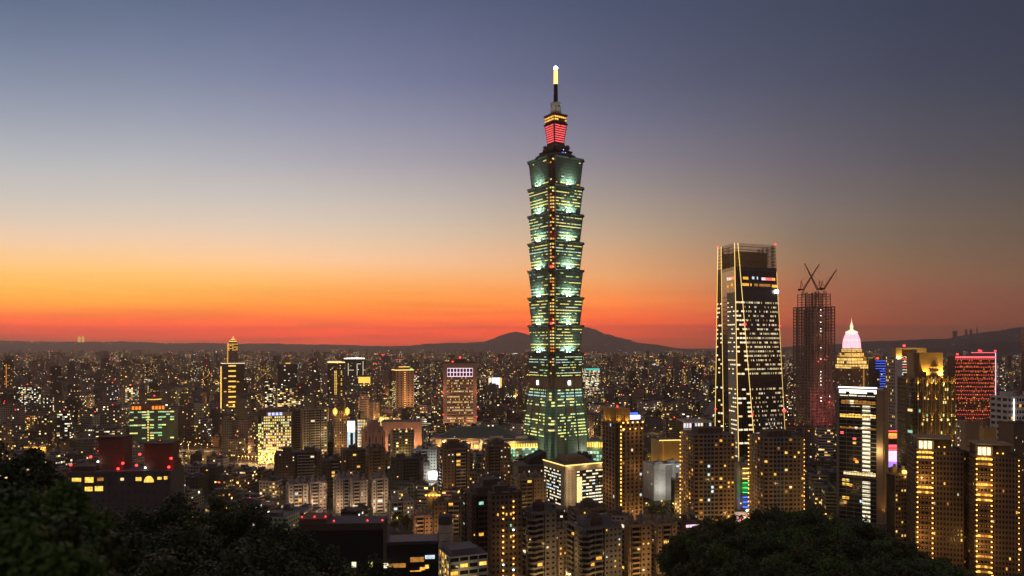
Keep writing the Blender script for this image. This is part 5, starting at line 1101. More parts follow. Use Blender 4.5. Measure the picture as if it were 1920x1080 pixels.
q.part('penthouse', lambda b: b.box(ux(130), ux(178), -q.l*.4, q.l*.2, H + .02, H + 2.2, 'darkbrown')); q.part('stair_head', lambda b: b.box(ux(337), ux(345), -q.l*.3, q.l*.3, H + .02, H + 4, 'redbrick'))
for px, z in ((130, 2.5), (172, 6), (240, 3), (269, 2), (276, 7), (230, -2), (343, 5), (338, 1)): q.beacon(ux(px), -q.l*.42, H + z - .5 if z > 0 else H, r=.62)
for px in (183, 284): q.part('roof_lamp', lambda b: b.lamp((ux(px), -q.l*.3, H + 4 if px < 200 else H + 1), .45, 'mintlamp'))
light(q.root, (ux(240), -q.l*.44, H + 2), 120, (1, .15, .1)); q.done()

# ------------------------------------------------------------------ middle distance landmarks on the left
def mid(name, lab, cat, x0, x1, yt, d, rot, k, col, lit=.15, warm=.5, style=0, vis=None, mark=None):
    q = Bld(name, lab, cat, x0, x1, yt, d, rot, k, vis=vis, mark=mark); q.shader(col, lit, warm, style); return q
BR, GR, BG, DK, PL, PK = (.2, .13, .09), (.22, .2, .19), (.4, .32, .22), (.07, .06, .06), (.5, .42, .36), (.45, .27, .2)
# red brown tower with the lit top band
d = 1250.0
q = Bld('office_tower', 'broad red brown office tower with a white lit loggia above rows of gold windows', 'office tower', 831, 894, 680, d, 4, .7, vis=795, mark='loggia topped office')
q.core('glass'); W_, H = q.w, q.h; q.plain('pink', 'front', 0, .12, th=.8); q.plain('pink', 'front', .88, 1, th=.8); q.plain('pink', 'front', .12, .88, z0=H*.93, th=.8)
q.grid('front', 'pink', nx=20, nz=20, pier=.4, slab=.5, u0=.12, u1=.88, z1=H*.8, row=lambda t: .95 if q.r.random() < .0 else (.12, .75, .2, .6, .85, .1, .3, .8, .6, .15, .9, .4, .7, .1, .85, .3, .3, .5, .4, .2)[min(19, int(t * 20))], keys=('gold', 'warm', 'gold', 'warm', 'ivory'))
q.part('lit_loggia', lambda b: ([b.box(-W_*.38 + W_*.76*i/8 - .6, -W_*.38 + W_*.76*i/8 + .6, -q.l/2 - .6, -q.l/2 - .02, H*.805, H*.925, 'pinkwhite') for i in range(9)], [b.box(-W_*.38 - .6, W_*.38 + .6, -q.l/2 - .75, -q.l/2 - .06, H*z, H*z + 1.2, 'pinkwhite') for z in (.8, .86, .92)]))
q.top.box(-W_*.15, W_*.18, -q.l*.3, q.l*.3, H + .02, H + 7, 'darkbrown'); q.top.box(-W_*.51, W_*.51, -q.l*.51, q.l*.51, H, H + 1.4, 'darkbrown')
q.beacon(0, -q.l*.3, H + 7, r=1.7); q.beacon(-W_*.22, -q.l/2, H + 1, r=1.2)
for x, z in ((-.5, H*.55), (.5, H*.55), (-.5, 26), (.5, 22)): q.beacon(W_*x, -q.l/2 - 1, z, r=.9)
for x, z, p in ((-W_*.4, 10, 9000), (W_*.4, 10, 9000), (-W_*.6, H*.6, 7000), (W_*.6, H*.6, 7000)): light(q.root, (x, -q.l/2 - 18, z), p, (1, .6, .35))
q.done()
# gold rimmed two tone tower
d = 1550.0
q = Bld('office_tower', 'two tone tower with a gold lit roof rim and one green roof lamp', 'office tower', 735, 776, 693, d, 24, .8, vis=765, mark='gold rimmed tower')
q.core('glass'); W_, H = q.w, q.h; q.grid('left', 'darkgrey', nx=5, nz=18, lit=.75, keys=('warm', 'gold', 'ivory'), pier=.08, slab=.5, z1=H*.75); q.grid('front', 'pink', nx=5, nz=18, pier=.6, slab=.5, lit=.02)
for j in range(20): q.part('facade_lamp', lambda b: b.lamp(q.pt('front', .5*W_, .9, 4 + j*H/21), .9, 'amberlamp'))
for f in ('left', 'front'): q.strip(q.pt(f, 0, .5, H + .5), q.pt(f, q.fr(f)[3], .5, H + .5), .8, 'goldline')
q.part('roof_box', lambda b: b.box(-W_*.3, W_*.3, -q.l*.3, q.l*.3, H + .02, H + 7, 'brown')); q.strip((-W_*.3, -q.l*.3 - .5, H + 7), (W_*.3, -q.l*.3 - .5, H + 7), .6, 'goldline'); q.part('green_lamp', lambda b: b.lamp((W_*.35, -q.l/2, H + 3), 2.6, 'green')); light(q.root, (W_*.3, -q.l/2 - 22, 30), 22000, (1, .55, .2)); q.done()
# white outlined pair with a heart-like zigzag at its top
q = mid('office_tower', 'dark tower outlined by thin white lines with a blazing white roof edge', 'office tower', 645, 686, 673, 2000, 8, .6, (.08, .07, .07), .03, .4, 0, 715, 'white outlined tower')
W_, H = q.w, q.h
for i in range(9): q.part('roof_lamp', lambda b: b.box(-W_/2 + W_*i/9, -W_/2 + W_*(i + .8)/9, -q.l/2 - 1, -q.l/2 + 1, H + .5, H + 3 + 3 * q.r.random(), 'whiteline'))
for a, c in (((-.3, .55), (-.3, .9)), ((.12, .5), (.12, .88)), ((.12, .88), (.3, .88)), ((.12, .5), (.45, .5)), ((.4, .5), (.4, .95)), ((.4, .72), (.5, .72)), ((-.5, .35), (-.5, .9)), ((-.3, .72), (-.05, .72))): q.strip((W_*a[0], -q.l/2 - .6, H*a[1]), (W_*c[0], -q.l/2 - .6, H*c[1]), .55, 'ivory')
q.done()
q = mid('office_tower', 'dark tower with a yellow lit roof edge and one column of yellow windows', 'office tower', 614, 648, 679, 1850, 10, .8, DK, .04, .6, 0, 742, 'yellow edged dark tower'); W_, H = q.w, q.h
q.strip((-W_/2, -q.l/2 - .5, H + .5), (W_/2, -q.l/2 - .5, H + .5), 1.3, 'goldline'); q.strip((-W_/2, -q.l/2 - .5, H + 3), (W_*.3, -q.l/2 - .5, H + 3), .6, 'ivory')
q.win += quadgrid(q.pt('front', W_*.38, .1, 4), q.pt('front', W_*.55, .1, 4), q.pt('front', W_*.55, .1, H*.8), q.pt('front', W_*.38, .1, H*.8), 2, 20, .95, ('gold',), q.r, off=.3); q.win += quadgrid(q.pt('front', W_*.75, .1, 4), q.pt('front', W_*.85, .1, 4), q.pt('front', W_*.85, .1, H*.8), q.pt('front', W_*.75, .1, H*.8), 1, 20, .5, ('gold',), q.r, off=.3); q.done()
q = mid('office_tower', 'broad black tower with one orange roof lamp', 'office tower', 520, 560, 682, 1850, 12, .7, DK, .05, .2, 1, 718, 'broad black tower'); q.part('roof_lamp', lambda b: b.box(-q.w*.1, q.w*.15, -q.l/2, -q.l/2 + 2, q.h + 1, q.h + 3.5, 'amber')); q.done()
q = Bld('office_tower', 'tower with tall gold light columns on its corner and rows of gold balconies', 'office tower', 415, 458, 681, 1550, 26, 1, vis=765, mark='gold column tower')
q.core('darkbrown'); W_, H = q.w, q.h; q.grid('front', 'darkbrown', nx=5, fh=4, lit=.1, keys=('amber',)); q.grid('left', 'darkbrown', nx=4, fh=4, lit=.1, keys=('amber',)); q.strip((-W_*.5 - 1, -q.l/2 - 1, H + 1), (W_/2 + 1, -q.l/2 - 1, H + 1), .7, 'ivory'); q.strip((-W_*.5 - 1, q.l/2 + 1, H + 1), (-W_/2 - 1, -q.l/2 - 1, H + 1), .7, 'ivory')
q.strip(q.pt('left', q.l*.1, 1, 8), q.pt('left', q.l*.1, 1, H*.94), .9, 'goldline'); q.strip(q.pt('left', q.l*.32, 1, 20), q.pt('left', q.l*.32, 1, H*.94), .6, 'amber')
for j in range(9): q.win.append(([q.pt('front', W_*.25, .8, 12 + j*11), q.pt('front', W_*.6, .8, 12 + j*11), q.pt('front', W_*.6, .8, 15 + j*11), q.pt('front', W_*.25, .8, 15 + j*11)], 'gold'))
for x in (.2, .5, .8): q.part('facade_lamp', lambda b: b.lamp(q.pt('front', W_*x, 2, 18), 1.8, 'amberlamp'))
light(q.root, (0, -q.l/2 - 15, 12), 9000, (1, .6, .2)); q.done()
q = mid('skyscraper', 'far slender tower with a stepped golden crown above the city haze on the left', 'skyscraper', 427, 447, 644, 3000, 18, 1, (.2, .14, .1), .03, .9, 0, 676, 'golden crown far tower'); W_, H = q.w, q.h
q.part('crown', lambda b: (b.box(-W_*.38, W_*.38, -W_*.38, W_*.38, H + .02, H + 9, 'gold_wall'), b.box(-W_*.22, W_*.22, -W_*.22, W_*.22, H + 9.02, H + 18, 'gold_wall'), b.bar((0, 0, H + 18), (0, 0, H + 30), 1, 'goldline')))
for f in ('front', 'left'): q.win += quadgrid(*[q.pt(f, *t) for t in ((0, .6, H*.8), (q.fr(f)[3], .6, H*.8), (q.fr(f)[3], .6, H), (0, .6, H))], 5, 5, .8, ('gold', 'amber'), q.r)
q.strip(q.pt('front', 0, .6, H*.2), q.pt('front', 0, .6, H), 1.4, 'amber'); q.strip((-W_*.38, -W_*.38 - .5, H + 9), (W_*.38, -W_*.38 - .5, H + 9), 1.3, 'goldline'); q.strip((-W_*.22, -W_*.22 - .5, H + 17), (W_*.22, -W_*.22 - .5, H + 17), 1.2, 'goldline'); q.done()
# green glass block with orange roof house
d = 1040.0
q = Bld('office_block', 'wide green glass office with an orange lit round roof house', 'office block', 243, 334, 766, d, 14, .5, vis=830, mark='wide green glass office')
q.core('greendark'); W_, H = q.w, q.h; q.grid('front', 'greendark', nx=11, nz=14, pier=.04, slab=.45, wfu=(.01, .99), lit=.3, keys=('greenwin', 'lime', 'greenwin', 'dimivory'), proj=.25, row=lambda t: (.05, .3, .1, .25, .15, .5, .1, .3, .45, .1, .35, .6, .3, .8)[min(13, int(t * 14 + .01))]); q.grid('left', 'tealbase', nx=8, nz=14, pier=.06, slab=.4, lit=.15, keys=('lime',), proj=.25)
for j in range(14): q.part('stair_window', lambda b: b.box(-W_*.1, -W_*.07, -q.l/2 - .5, -q.l/2 - .26, 2 + j*H/14, 4 + j*H/14, 'gold'))
q.part('roof_house', lambda b: (b.box(-W_*.48, W_*.3, -q.l*.4, q.l*.4, H + .02, H + 9, 'redbrick'), b.lathe([(9, H + 9), (9, H + 16), (5, H + 19), (.1, H + 20)], 'brown', k=16)))
for i in range(10):
    if i not in (3, 4, 5): q.part('roof_house_window', lambda b: b.box(-W_*.46 + W_*.75*i/10, -W_*.46 + W_*.75*(i + .7)/10, -q.l*.4 - .4, -q.l*.4 - .02, H + 1.5, H + 6.5, 'orange'))
q.part('roof_ring', lambda b: b.lathe([(9.3, H + 15), (9.3, H + 16.3)], 'gold', k=16)); q.beacon(0, 0, H + 19, r=1.0); q.beacon(W_*.32, -q.l*.4, H + 6, 'mintlamp', 1.0); q.done()
# terraced glass office full of yellow lights
d = 900.0
q = Bld('office_block', 'slope shouldered office full of yellow windows under four blue sign letters', 'office block', 484, 548, 776, d, 14, .6, vis=835, mark='yellow windowed office')
q.core('glass'); W_, H = q.w, q.h; q.grid('front', 'beige', nx=14, nz=17, pier=.25, slab=.36, lit=.66, keys=('lime', 'warm', 'lime', 'ivory', 'gold'), u0=.1); q.grid('front', 'olive', nx=2, nz=14, pier=.1, slab=.3, lit=.8, keys=('lime',), u1=.1, z1=H*.85); q.grid('left', 'beige', nx=6, nz=17, pier=.25, slab=.4, lit=.4, keys=('lime', 'mint'))
q.part('parapet', lambda b: (b.box(-W_*.25, W_*.52, -q.l/2 - .4, -q.l/2 + .6, H, H + 5, 'beige'), b.box(-W_*.5, W_*.3, -q.l*.3, q.l*.4, H + .02, H + 8, 'brown')))
for i in range(4): q.part('sign_letter', lambda b: (b.box(-W_*.2 + i*W_*.115, -W_*.2 + i*W_*.115 + 3.0, -q.l/2 - .8, -q.l/2 - .45, H + 1.2, H + 1.9, 'bluewhite'), b.box(-W_*.2 + i*W_*.115, -W_*.2 + i*W_*.115 + 3.0, -q.l/2 - .8, -q.l/2 - .45, H + 3.2, H + 3.9, 'bluewhite'), b.box(-W_*.2 + i*W_*.115 + 1.1, -W_*.2 + i*W_*.115 + 1.9, -q.l/2 - .79, -q.l/2 - .46, H + .7, H + 4.4, 'blue')))
light(q.root, (W_*.2, -q.l/2 - 12, 14), 3500, (1, .8, .35)); light(q.root, (-W_*.2, -q.l/2 - 12, 36), 2000, (1, .8, .35)); q.done()
dark_tower(564, 613, 765, 910, 24, .7, 'beige gridded balcony tower with a pink lit roof block', 'beige', .06, keys=('gold', 'warm', 'ivory'), vis=835, mark='beige gridded tower', lw=11000, lc=(1, .8, .45), pier=.16, slab=.32, bay=3.6)
dark_tower(545, 566, 770, 960, 20, .8, 'dark unlit slab between the yellow windowed office and beige gridded tower', 'darkbrown', .03, vis=830, lw=300)
q = Bld('apartment_tower', 'brown tower with two blazing gold roof lanterns beside the street poster', 'apartment tower', 625, 653, 768, 930, 20, .9, vis=835, mark='lantern topped tower'); q.core('glass'); W_, H = q.w, q.h
for f in ('front', 'left'): q.grid(f, 'tan', nx=6, pier=.5, slab=.4, lit=.1, keys=('gold', 'amber', 'warm'))
for x in (-.48, .42): q.part('roof_lantern', lambda b: b.lathe([(.4, H - 6), (2.6, H - 3), (3, H + 1), (.3, H + 4.5)], 'gold', (W_*x, -q.l/2 - 1.2), 10)); light(q.root, (W_*x, -q.l/2 - 5, H - 2), 2200, (1, .6, .12))
q.part('spire', lambda b: (b.box(-W_*.25, W_*.2, -q.l*.2, q.l*.3, H + .02, H + 5, 'brown'), b.bar((0, 0, H + 5), (0, 0, H + 16), .2, 'steel'))); light(q.root, (-W_*.2, -q.l/2 - 10, 20), 2600, (1, .6, .2)); q.done()
q = Bld('billboard', 'tall bright white street poster beside the lantern topped tower', 'poster', 651, 667, 786, 880, -6, .2, vis=828); q.core('grey')
q.part('poster', lambda b: (b.box(-q.w*.46, q.w*.46, -q.l/2 - .4, -q.l/2 - .02, q.h*.4, q.h*.97, 'cool'), b.box(-q.w*.46, q.w*.46, -q.l/2 - .45, -q.l/2 - .06, q.h*.75, q.h*.96, 'whiteline'), b.box(-q.w*.1, q.w*.25, -q.l/2 - .5, -q.l/2 - .1, q.h*.45, q.h*.72, 'darkgrey'), b.box(-q.w*.4, q.w*.3, -q.l/2 - .5, -q.l/2 - .1, q.h*.41, q.h*.44, 'amber'))); q.done()
q = Bld('shop_block', 'slim white shop block with stacked lit floors, right of the street poster', 'shop building', 670, 692, 785, 940, 4, .7, vis=826); q.core('white'); q.grid('front', 'white', nx=4, fh=3.6, pier=.2, slab=.4, lit=.75, keys=('warm', 'ivory', 'gold', 'cool')); light(q.root, (0, -q.l/2 - 7, 8), 5000, (1, .85, .7)); q.done()
# terraced pink hall
d = 960.0
q = Bld('memorial_hall', 'stepped pink stone hall warmly lit, left of the paneled hall', 'hall', 716, 791, 786, d, 8, .6, vis=812, mark='terraced pink hall'); q.core('pink'); W_, H = q.w, q.h
q.plain('darkbrown', 'front', .5, .62, H*.45, H*.62, .3); q.plain('brown', 'front', .2, .42, H*.4, H*.75, .3)
for x, z in ((-.3, 16), (.1, 12), (.35, 18)): light(q.root, (W_*x, -q.l/2 - 12, z), 9000, (1, .55, .25))
q.done()
q = Bld('memorial_hall', 'pink stone wing with stepped gables and tall slots, before the terraced pink hall', 'hall', 679, 722, 806, 900, 26, .8, vis=838); q.core('pink'); W_, H = q.w, q.h
for f in ('front', 'left'):
    for i, u in enumerate((.06, .4, .74)):
        q.plain('pink', f, u, u + .2, 0, H + 5 - i*1.5, 1.6); q.plain('black', f, u + .07, u + .13, H*.5, H*.85, 1.7)
for i, (a, e) in enumerate(((.42, 6), (.3, 11), (.18, 14))): q.top.box(-W_*a, W_*a, -q.l*a*.7, q.l*a, H + .02 + i*.01, H + e, 'pink')
for x, y in ((-.3, -.5), (.3, -.5), (-.5, -.1)): light(q.root, (W_*x - (9 if x < -.4 else 0), q.l*y - 9, 8), 3800, (1, .5, .25))
q.done()
# paneled hall with hipped roof
d = 1010.0
q = Bld('city_hall', 'broad pale paneled hall with a hipped green roof, left of the tall tiered tower', 'hall', 806, 985, 812, d, -3, .4, vis=830, mark='paneled hall'); q.core('pale'); W_, H = q.w, q.h
for i in range(15):
    q.plain('pale' if i % 2 else 'white', 'front', i/15, (i + .86)/15, 3, H - (2 if i % 3 else 6), 1.2 + .8*(i % 3))
    if i % 2: q.win.append(([q.pt('front', (i + .1)/15*W_, 3.2, 5), q.pt('front', (i + .7)/15*W_, 3.2, 5), q.pt('front', (i + .7)/15*W_, 3.2, 8), q.pt('front', (i + .1)/15*W_, 3.2, 8)], q.r.choice(('amber', 'cool', 'warm', 'gold'))))
q.part('roof', lambda b: b.hexa([(-W_*.42, -q.l*.4, H + .02), (W_*.42, -q.l*.4, H + .02), (W_*.42, q.l*.45, H + .02), (-W_*.42, q.l*.45, H + .02)], [(-W_*.22, -q.l*.05, H + 13), (W_*.22, -q.l*.05, H + 13), (W_*.22, q.l*.1, H + 13), (-W_*.22, q.l*.1, H + 13)], 'greenroof'))
for i in range(9): light(q.root, (-W_*.46 + W_*.92*i/8, -q.l/2 - 9, 6 + 5*(i % 2)), 5200, (1, .6, .25) if i % 3 else (1, .5, .12))
q.part('roof_lamp', lambda b: [b.lamp((-W_*.46 + W_*.92*i/8, -q.l/2 - 6, 8 + 5*(i % 2)), .9, 'amberlamp') for i in range(9)]); q.done()
q = mid('apartment_block', 'pale yellow apartment block before the terraced pink hall', 'apartment block', 733, 776, 803, 850, 18, .6, (.4, .33, .2), .14, .75, 0, 838); light(q.root, (0, -q.l/2 - 8, 20), 2600, (1, .75, .3)); q.part('roof_lamp', lambda b: [b.lamp((x*q.w, -q.l*.45, q.h + 1), .55, 'amberlamp') for x in (-.4, -.2, .15, .4)]); q.done()
LIST = [
 ('dark tower with red and amber lit strips at the far left edge', 6, 26, 675, 2000, DK, .12, 1.0, 0, 728, 'amber tower'), ('dark slim tower near the left edge, right of the amber strip tower', 126, 144, 679, 2200, DK, .06, .4, 0, 712, None),
 ('grey slab with white window columns, left of the wide green glass office', 200, 226, 722, 1500, GR, .1, .1, 0, 752, None), ('beige office with dense white floors above the wide green glass office', 235, 260, 726, 1480, BG, .35, .25, 1, 752, None), ('dark tower with an amber centre column at left', 126, 151, 720, 1600, DK, .08, .9, 0, 746, None),
 ('dark blocky building with beige side lights at far left', 72, 103, 782, 1050, (.12, .09, .06), .16, .7, 0, 825, None), ('striped dark office right of the beige sided block at far left', 107, 138, 774, 1060, DK, .12, .3, 1, 825, None), ('small white gridded building left of the wide green glass office', 172, 187, 777, 1250, (.6, .58, .55), .1, .2, 0, 800, None),
 ('grey slab dotted with warm windows just left of the wide green glass office', 188, 243, 763, 1220, GR, .14, .65, 0, 800, None), ('dark office with white lit floors near the left edge', 32, 76, 725, 1500, DK, .2, .2, 1, 752, None), ('low wide block with lit floors before the wide green glass office', 180, 236, 804, 980, (.15, .11, .09), .25, .45, 1, 825, None),
 ('stepped beige building with horizontal balcony bands, below the gold column tower', 441, 472, 745, 1200, BG, .04, .4, 1, 785, None), ('dark slim tower with rows of white floors, above the yellow windowed office', 497, 516, 714, 1350, DK, .45, .3, 1, 765, None), ('office with greenish yellow floors, above the yellow windowed office', 520, 558, 727, 1330, (.18, .15, .1), .45, .55, 1, 765, None),
 ('green panelled block with a yellow lit roof, below the white outlined tower', 672, 695, 706, 1900, (.06, .2, .16), .02, .6, 0, 725, None), ('plain grey slab below the white outlined tower', 652, 674, 704, 1950, GR, .05, .4, 0, 728, None), ('dark tower with white windows touching the gold rimmed tower', 775, 788, 702, 1650, DK, .35, .2, 0, 758, None), ('beige lit apartment block between gold rimmed tower and loggia topped office', 792, 811, 723, 1700, BG, .08, .7, 0, 745, None),
 ('grey office with bright white floors, right of the terraced pink hall', 781, 808, 779, 1150, GR, .35, .2, 1, 800, None), ('low beige hall right of the loggia topped office', 895, 934, 789, 1150, PL, .06, .5, 0, 800, None), ('dark round cornered tower right of the loggia topped office', 916, 938, 742, 1500, DK, .08, .6, 1, 760, None),
 ('dark office with teal lit top floors, right of the tall tiered tower', 1092, 1124, 690, 2100, (.06, .16, .15), .5, .1, 1, 715, None), ('dark tower with gold corner lights in the plain right of the tall tiered tower', 1175, 1197, 697, 2200, DK, .06, .8, 0, 728, 'gold cornered plain tower'), ('broad dark block with gold foot lamps in the plain', 1250, 1262, 692, 2350, (.14, .1, .08), .12, .9, 0, 722, None), ('slim amber tower beside the broad dark plain block', 1279, 1288, 692, 2350, (.3, .2, .1), .4, .95, 0, 722, None), ('grey tower between the two amber plain towers', 1263, 1277, 690, 2300, GR, .04, .5, 0, 722, None),
 ('pale apartment row with violet tint, left end, before the park', 1104, 1150, 757, 1500, (.35, .3, .36), .12, .5, 0, 775, None), ('white apartment slab with tall piers before the park', 1195, 1235, 751, 1480, (.55, .48, .5), .14, .5, 0, 772, 'white park slab'), ('beige apartment slab right of the white park slab', 1236, 1270, 752, 1470, BG, .16, .7, 0, 772, None), ('tall beige apartment tower at the right end of the park row', 1270, 1284, 743, 1450, BG, .12, .7, 0, 772, None), ('grey apartment tower at the far right end of the park row', 1286, 1302, 747, 1440, GR, .14, .7, 0, 772, None),
 ('black office tower beside the unfinished tower, low on its left', 1480, 1496, 700, 1900, DK, .05, .3, 0, 735, None), ('slim pale yellow block beside the loggia topped office foot', 809, 826, 748, 1400, BG, .1, .7, 0, 772, None),
]
for i, (lab, x0, x1, yt, d, col, lt, wm, st_, vis, mk) in enumerate(LIST):
    rr = random.Random(i); q = mid('city_building', lab, 'building', x0, x1, yt, d, rr.choice((8, 14, 20, -6)), rr.uniform(.5, .9), col, lt, wm, st_, vis, mk)
    q.top.box(-q.w*.25, q.w*.15, -q.l*.2, q.l*.3, q.h + .02, q.h + 4, 'darkgrey')
    if rr.random() < .4: q.beacon(-q.w*.1, 0, q.h + 4, r=d / F * .9)
    if i == 14: q.part('roof_light', lambda b: b.box(-q.w*.5, q.w*.5, -q.l/2 - .5, -q.l/2 + .4, q.h*.75, q.h, 'gold'))
    if i == 0: q.strip((0, -q.l/2 - .6, 8), (0, -q.l/2 - .6, q.h*.9), .9, 'orange')
    if i == 21: q.part('roof_light', lambda b: b.box(-q.w*.5, q.w*.5, -q.l/2 - .8, -q.l/2 - .05, q.h - 5, q.h, 'teal'))
    q.done()
# bright stadium-like yard lights beside the loggia topped office
q = Bld('billboard', 'blazing white and blue screen wall in the plain left of the tall tiered tower', 'screen', 914, 941, 706, 2050, 0, .2, vis=718); q.core('darkgrey')
for x, m, s_ in ((-.32, 'ivory', .1), (-.02, 'bluewhite', .16), (.26, 'whiteline', .1), (.44, 'gold', .05)): q.part('screen', lambda b: b.box(q.w*(x - s_), q.w*(x + s_), -q.l/2 - 1, -q.l/2 - .05, q.h*.35, q.h*.95, m))
q.done()
q = Bld('sport_hall', 'low blue roofed hall with a warm lit eave at the far left', 'hall', 46, 102, 834, 990, -4, .5, vis=845); q.core('brown'); q.plain('gold_wall', 'front', 0, 1, q.h*.2, q.h*.9, .3)
for i in range(14): q.part('eave_lamp', lambda b: b.lamp((-q.w*.48 + q.w*.96*i/13, -q.l/2 - 1.2, q.h - 1), .6, 'amberlamp'))
light(q.root, (0, -q.l/2 - 5, q.h*.6), 3500, (1, .62, .2)); light(q.root, (q.w*.3, -q.l/2 - 5, q.h*.6), 3500, (1, .62, .2)); q.part('roof', lambda b: b.box(-q.w*.52, q.w*.52, -q.l*.55, q.l*.55, q.h + .02, q.h + 1, 'steel')); q.done()
# twin golden towers on the far ridge
for x0, x1, lab in ((146, 151, 'left one of two golden towers on the far left ridge'), (153, 158, 'right one of two golden towers on the far left ridge')):
    q = Bld('ridge_tower', lab, 'tower', x0, x1, 631, 15200, 0, 1, zb=185, vis=642, group='golden towers on the far ridge'); q.core('gold'); q.done()
for i, (x0, x1, yt) in enumerate(((1786, 1795, 620), (1809, 1814, 618), (1818, 1823, 618), (1831, 1833, 614))):
    q = Bld('ridge_tower', ['widest dark tower block on the right hand ridge', 'second dark tower block along the right hand ridge', 'third dark tower block along the right hand ridge', 'thin mast like tower on the right hand ridge'][i], 'tower', x0, x1, yt, 9000, 0, .6, zb=140, vis=634); q.core('darkgrey'); q.done()

AVE = [(446, 486, 900), (486, 526, 885), (330, 400, 1010), (690, 740, 1330), (1020, 1130, 1150)]
for x0, x1, d in AVE:
    KEEP.append((x0, x1, d + 6, HY + CZ / d * F + 3))
    for i in range(9): FOOT.append((wx(x0 + (x1 - x0) * i / 8, d), d, 11))
# ------------------------------------------------------------------ the city plain
TH = R(-11); ct_, st_ = math.cos(TH), math.sin(TH)
rc = random.Random(77); cand = []
PARK = [(1215, 1500, 95, 70), (742, 2150, 120, 110), (955, 1750, 90, 80), (1045, 610, 26, 20), (1238, 640, 22, 20), (760, 590, 20, 14)]   # px, distance, half width, half depth
def inpark(x, y): return any(abs(x - wx(p, d)) < a and abs(y - d) < c for p, d, a, c in PARK)
def allowed(x, y, w, h, rad):
    for fx_, fy_, fr_ in FOOT:
        if abs(x - fx_) < fr_ + rad and (x - fx_) ** 2 + (y - fy_) ** 2 < (fr_ + rad) ** 2: return 0
    return 1
def cap_height(x, y, w):
    px = CX + x / y * F; hwp = w * .7 / y * F; mh = 999
    for x0, x1, d, vis in KEEP:
        if d > y and px + hwp > x0 - 1 and px - hwp < x1 + 1: mh = min(mh, wz(vis, y))
    return mh
def city(y0, y1, pitch, tall):
    out = []; n = int(y1 * 1.1 / pitch)
    for i in range(-n, n):
        if i % 5 == 0: continue
        for j in range(-n, int(n * 1.6)):
            if j % 6 == 0: continue
            gx_, gy_ = i * pitch + rc.uniform(-.1, .1) * pitch, j * pitch + rc.uniform(-.1, .1) * pitch
            x, y = gx_ * ct_ - gy_ * st_, gx_ * st_ + gy_ * ct_
            if not (y0 <= y < y1) or abs(x) > y * .72 + 20 or inpark(x, y): continue
            w, l = pitch * rc.uniform(.5, .85), pitch * rc.uniform(.5, .85)
            u = rc.random(); h = rc.uniform(8, 18) if u < .4 else rc.uniform(18, 34) if u < .72 else rc.uniform(32, 56) if u < .94 else rc.uniform(52, tall)
            if h > 32: w *= rc.uniform(.6, .95); l *= rc.uniform(.6, .95)
            if y < 900: h = min(h, rc.uniform(9, 24))
            if not allowed(x, y, w, h, .5 * max(w, l)): continue
            h = min(h, cap_height(x, y, w) - 2)
            if h < 5: continue
            out.append((x, y, w, l, h))
    return out
cand = city(560, 1500, 26, 60) + city(1500, 3000, 34, 95)
far = city(3000, 5200, 46, 100) + city(5200, 9500, 85, 90)
# which of them show largest: sweep near to far and count the rows each adds to the skyline
sky = {}
KE = sorted([('k', d, x0, x1, None) for x0, x1, d, v in KEEP], key=lambda t: t[1])
vis = []
for c in sorted(cand, key=lambda t: t[1]):
    x, y, w, l, h = c; px, py = proj(x, y, h); hp = w * .6 / y * F; s_ = 0
    for p in range(max(0, int((px - hp) / 2)), min(960, int((px + hp) / 2) + 1)):
        top_ = sky.get(p, 1080)
        if py < top_: s_ += min(top_ - py, h / y * F); sky[p] = py
    vis.append((s_, c))
vis.sort(key=lambda t: -t[0])
singles = [c for s_, c in vis[:300]]; rest = [c for s_, c in vis[300:]] + far
CLS = [('charcoal', (.07, .06, .06)), ('grey', (.2, .185, .18)), ('brown', (.18, .115, .08)), ('beige', (.42, .33, .23)), ('pinkish', (.4, .27, .2)), ('pale', (.54, .48, .42))]
LGT = [('amber-lit', .13, .85), ('dim', .03, .6), ('white-lit', .14, .1), ('mixed-lit', .11, .5), ('yellow-lit', .2, .62)]
def rooftop_bits(mb, x, y, w, l, h, T, r):
    for _ in range(r.randint(1, 3)):
        a, b_ = r.uniform(-.3, .3) * w, r.uniform(-.3, .3) * l; s_ = r.uniform(.1, .2) * w
        mb.fbox(a - s_, a + s_, b_ - s_, b_ + s_, h + .01, h + r.uniform(2, 5), (.14, .13, .125), r.random(), 0, 0, 2, T=T)
recs = []
for x, y, w, l, h in singles:
    cn, col = rc.choice(CLS); ln, lt, wm = rc.choice(LGT); sz = 'low' if h < 18 else 'medium' if h < 34 else 'tall'
    px = CX + x / y * F; best = min(MARKS, key=lambda m: abs(m[0] - px) * 1.0 + abs(m[1] - y) * .06)
    dx, dy = px - best[0], y - best[1]
    rel = ('behind' if dy > 0 else 'before') if abs(dx) < 22 else ('left of' if dx < 0 else 'right of') if abs(dy) < 160 else (('behind, left of' if dx < 0 else 'behind, right of') if dy > 0 else ('before, left of' if dx < 0 else 'before, right of'))
    recs.append([px, y, (x, y, w, l, h), col, lt, wm, f'{cn} {sz} {ln} building', f'{rel} the {best[2]}'])
grp = {}
for r_ in recs: grp.setdefault((r_[6], r_[7]), []).append(r_)
ORD = ['leftmost', 'second from left', 'third from left', 'fourth from left', 'fifth from left', 'sixth from left', 'seventh from left', 'eighth from left']; NUM = ['', '', 'two', 'three', 'four', 'five', 'six', 'seven', 'eight']
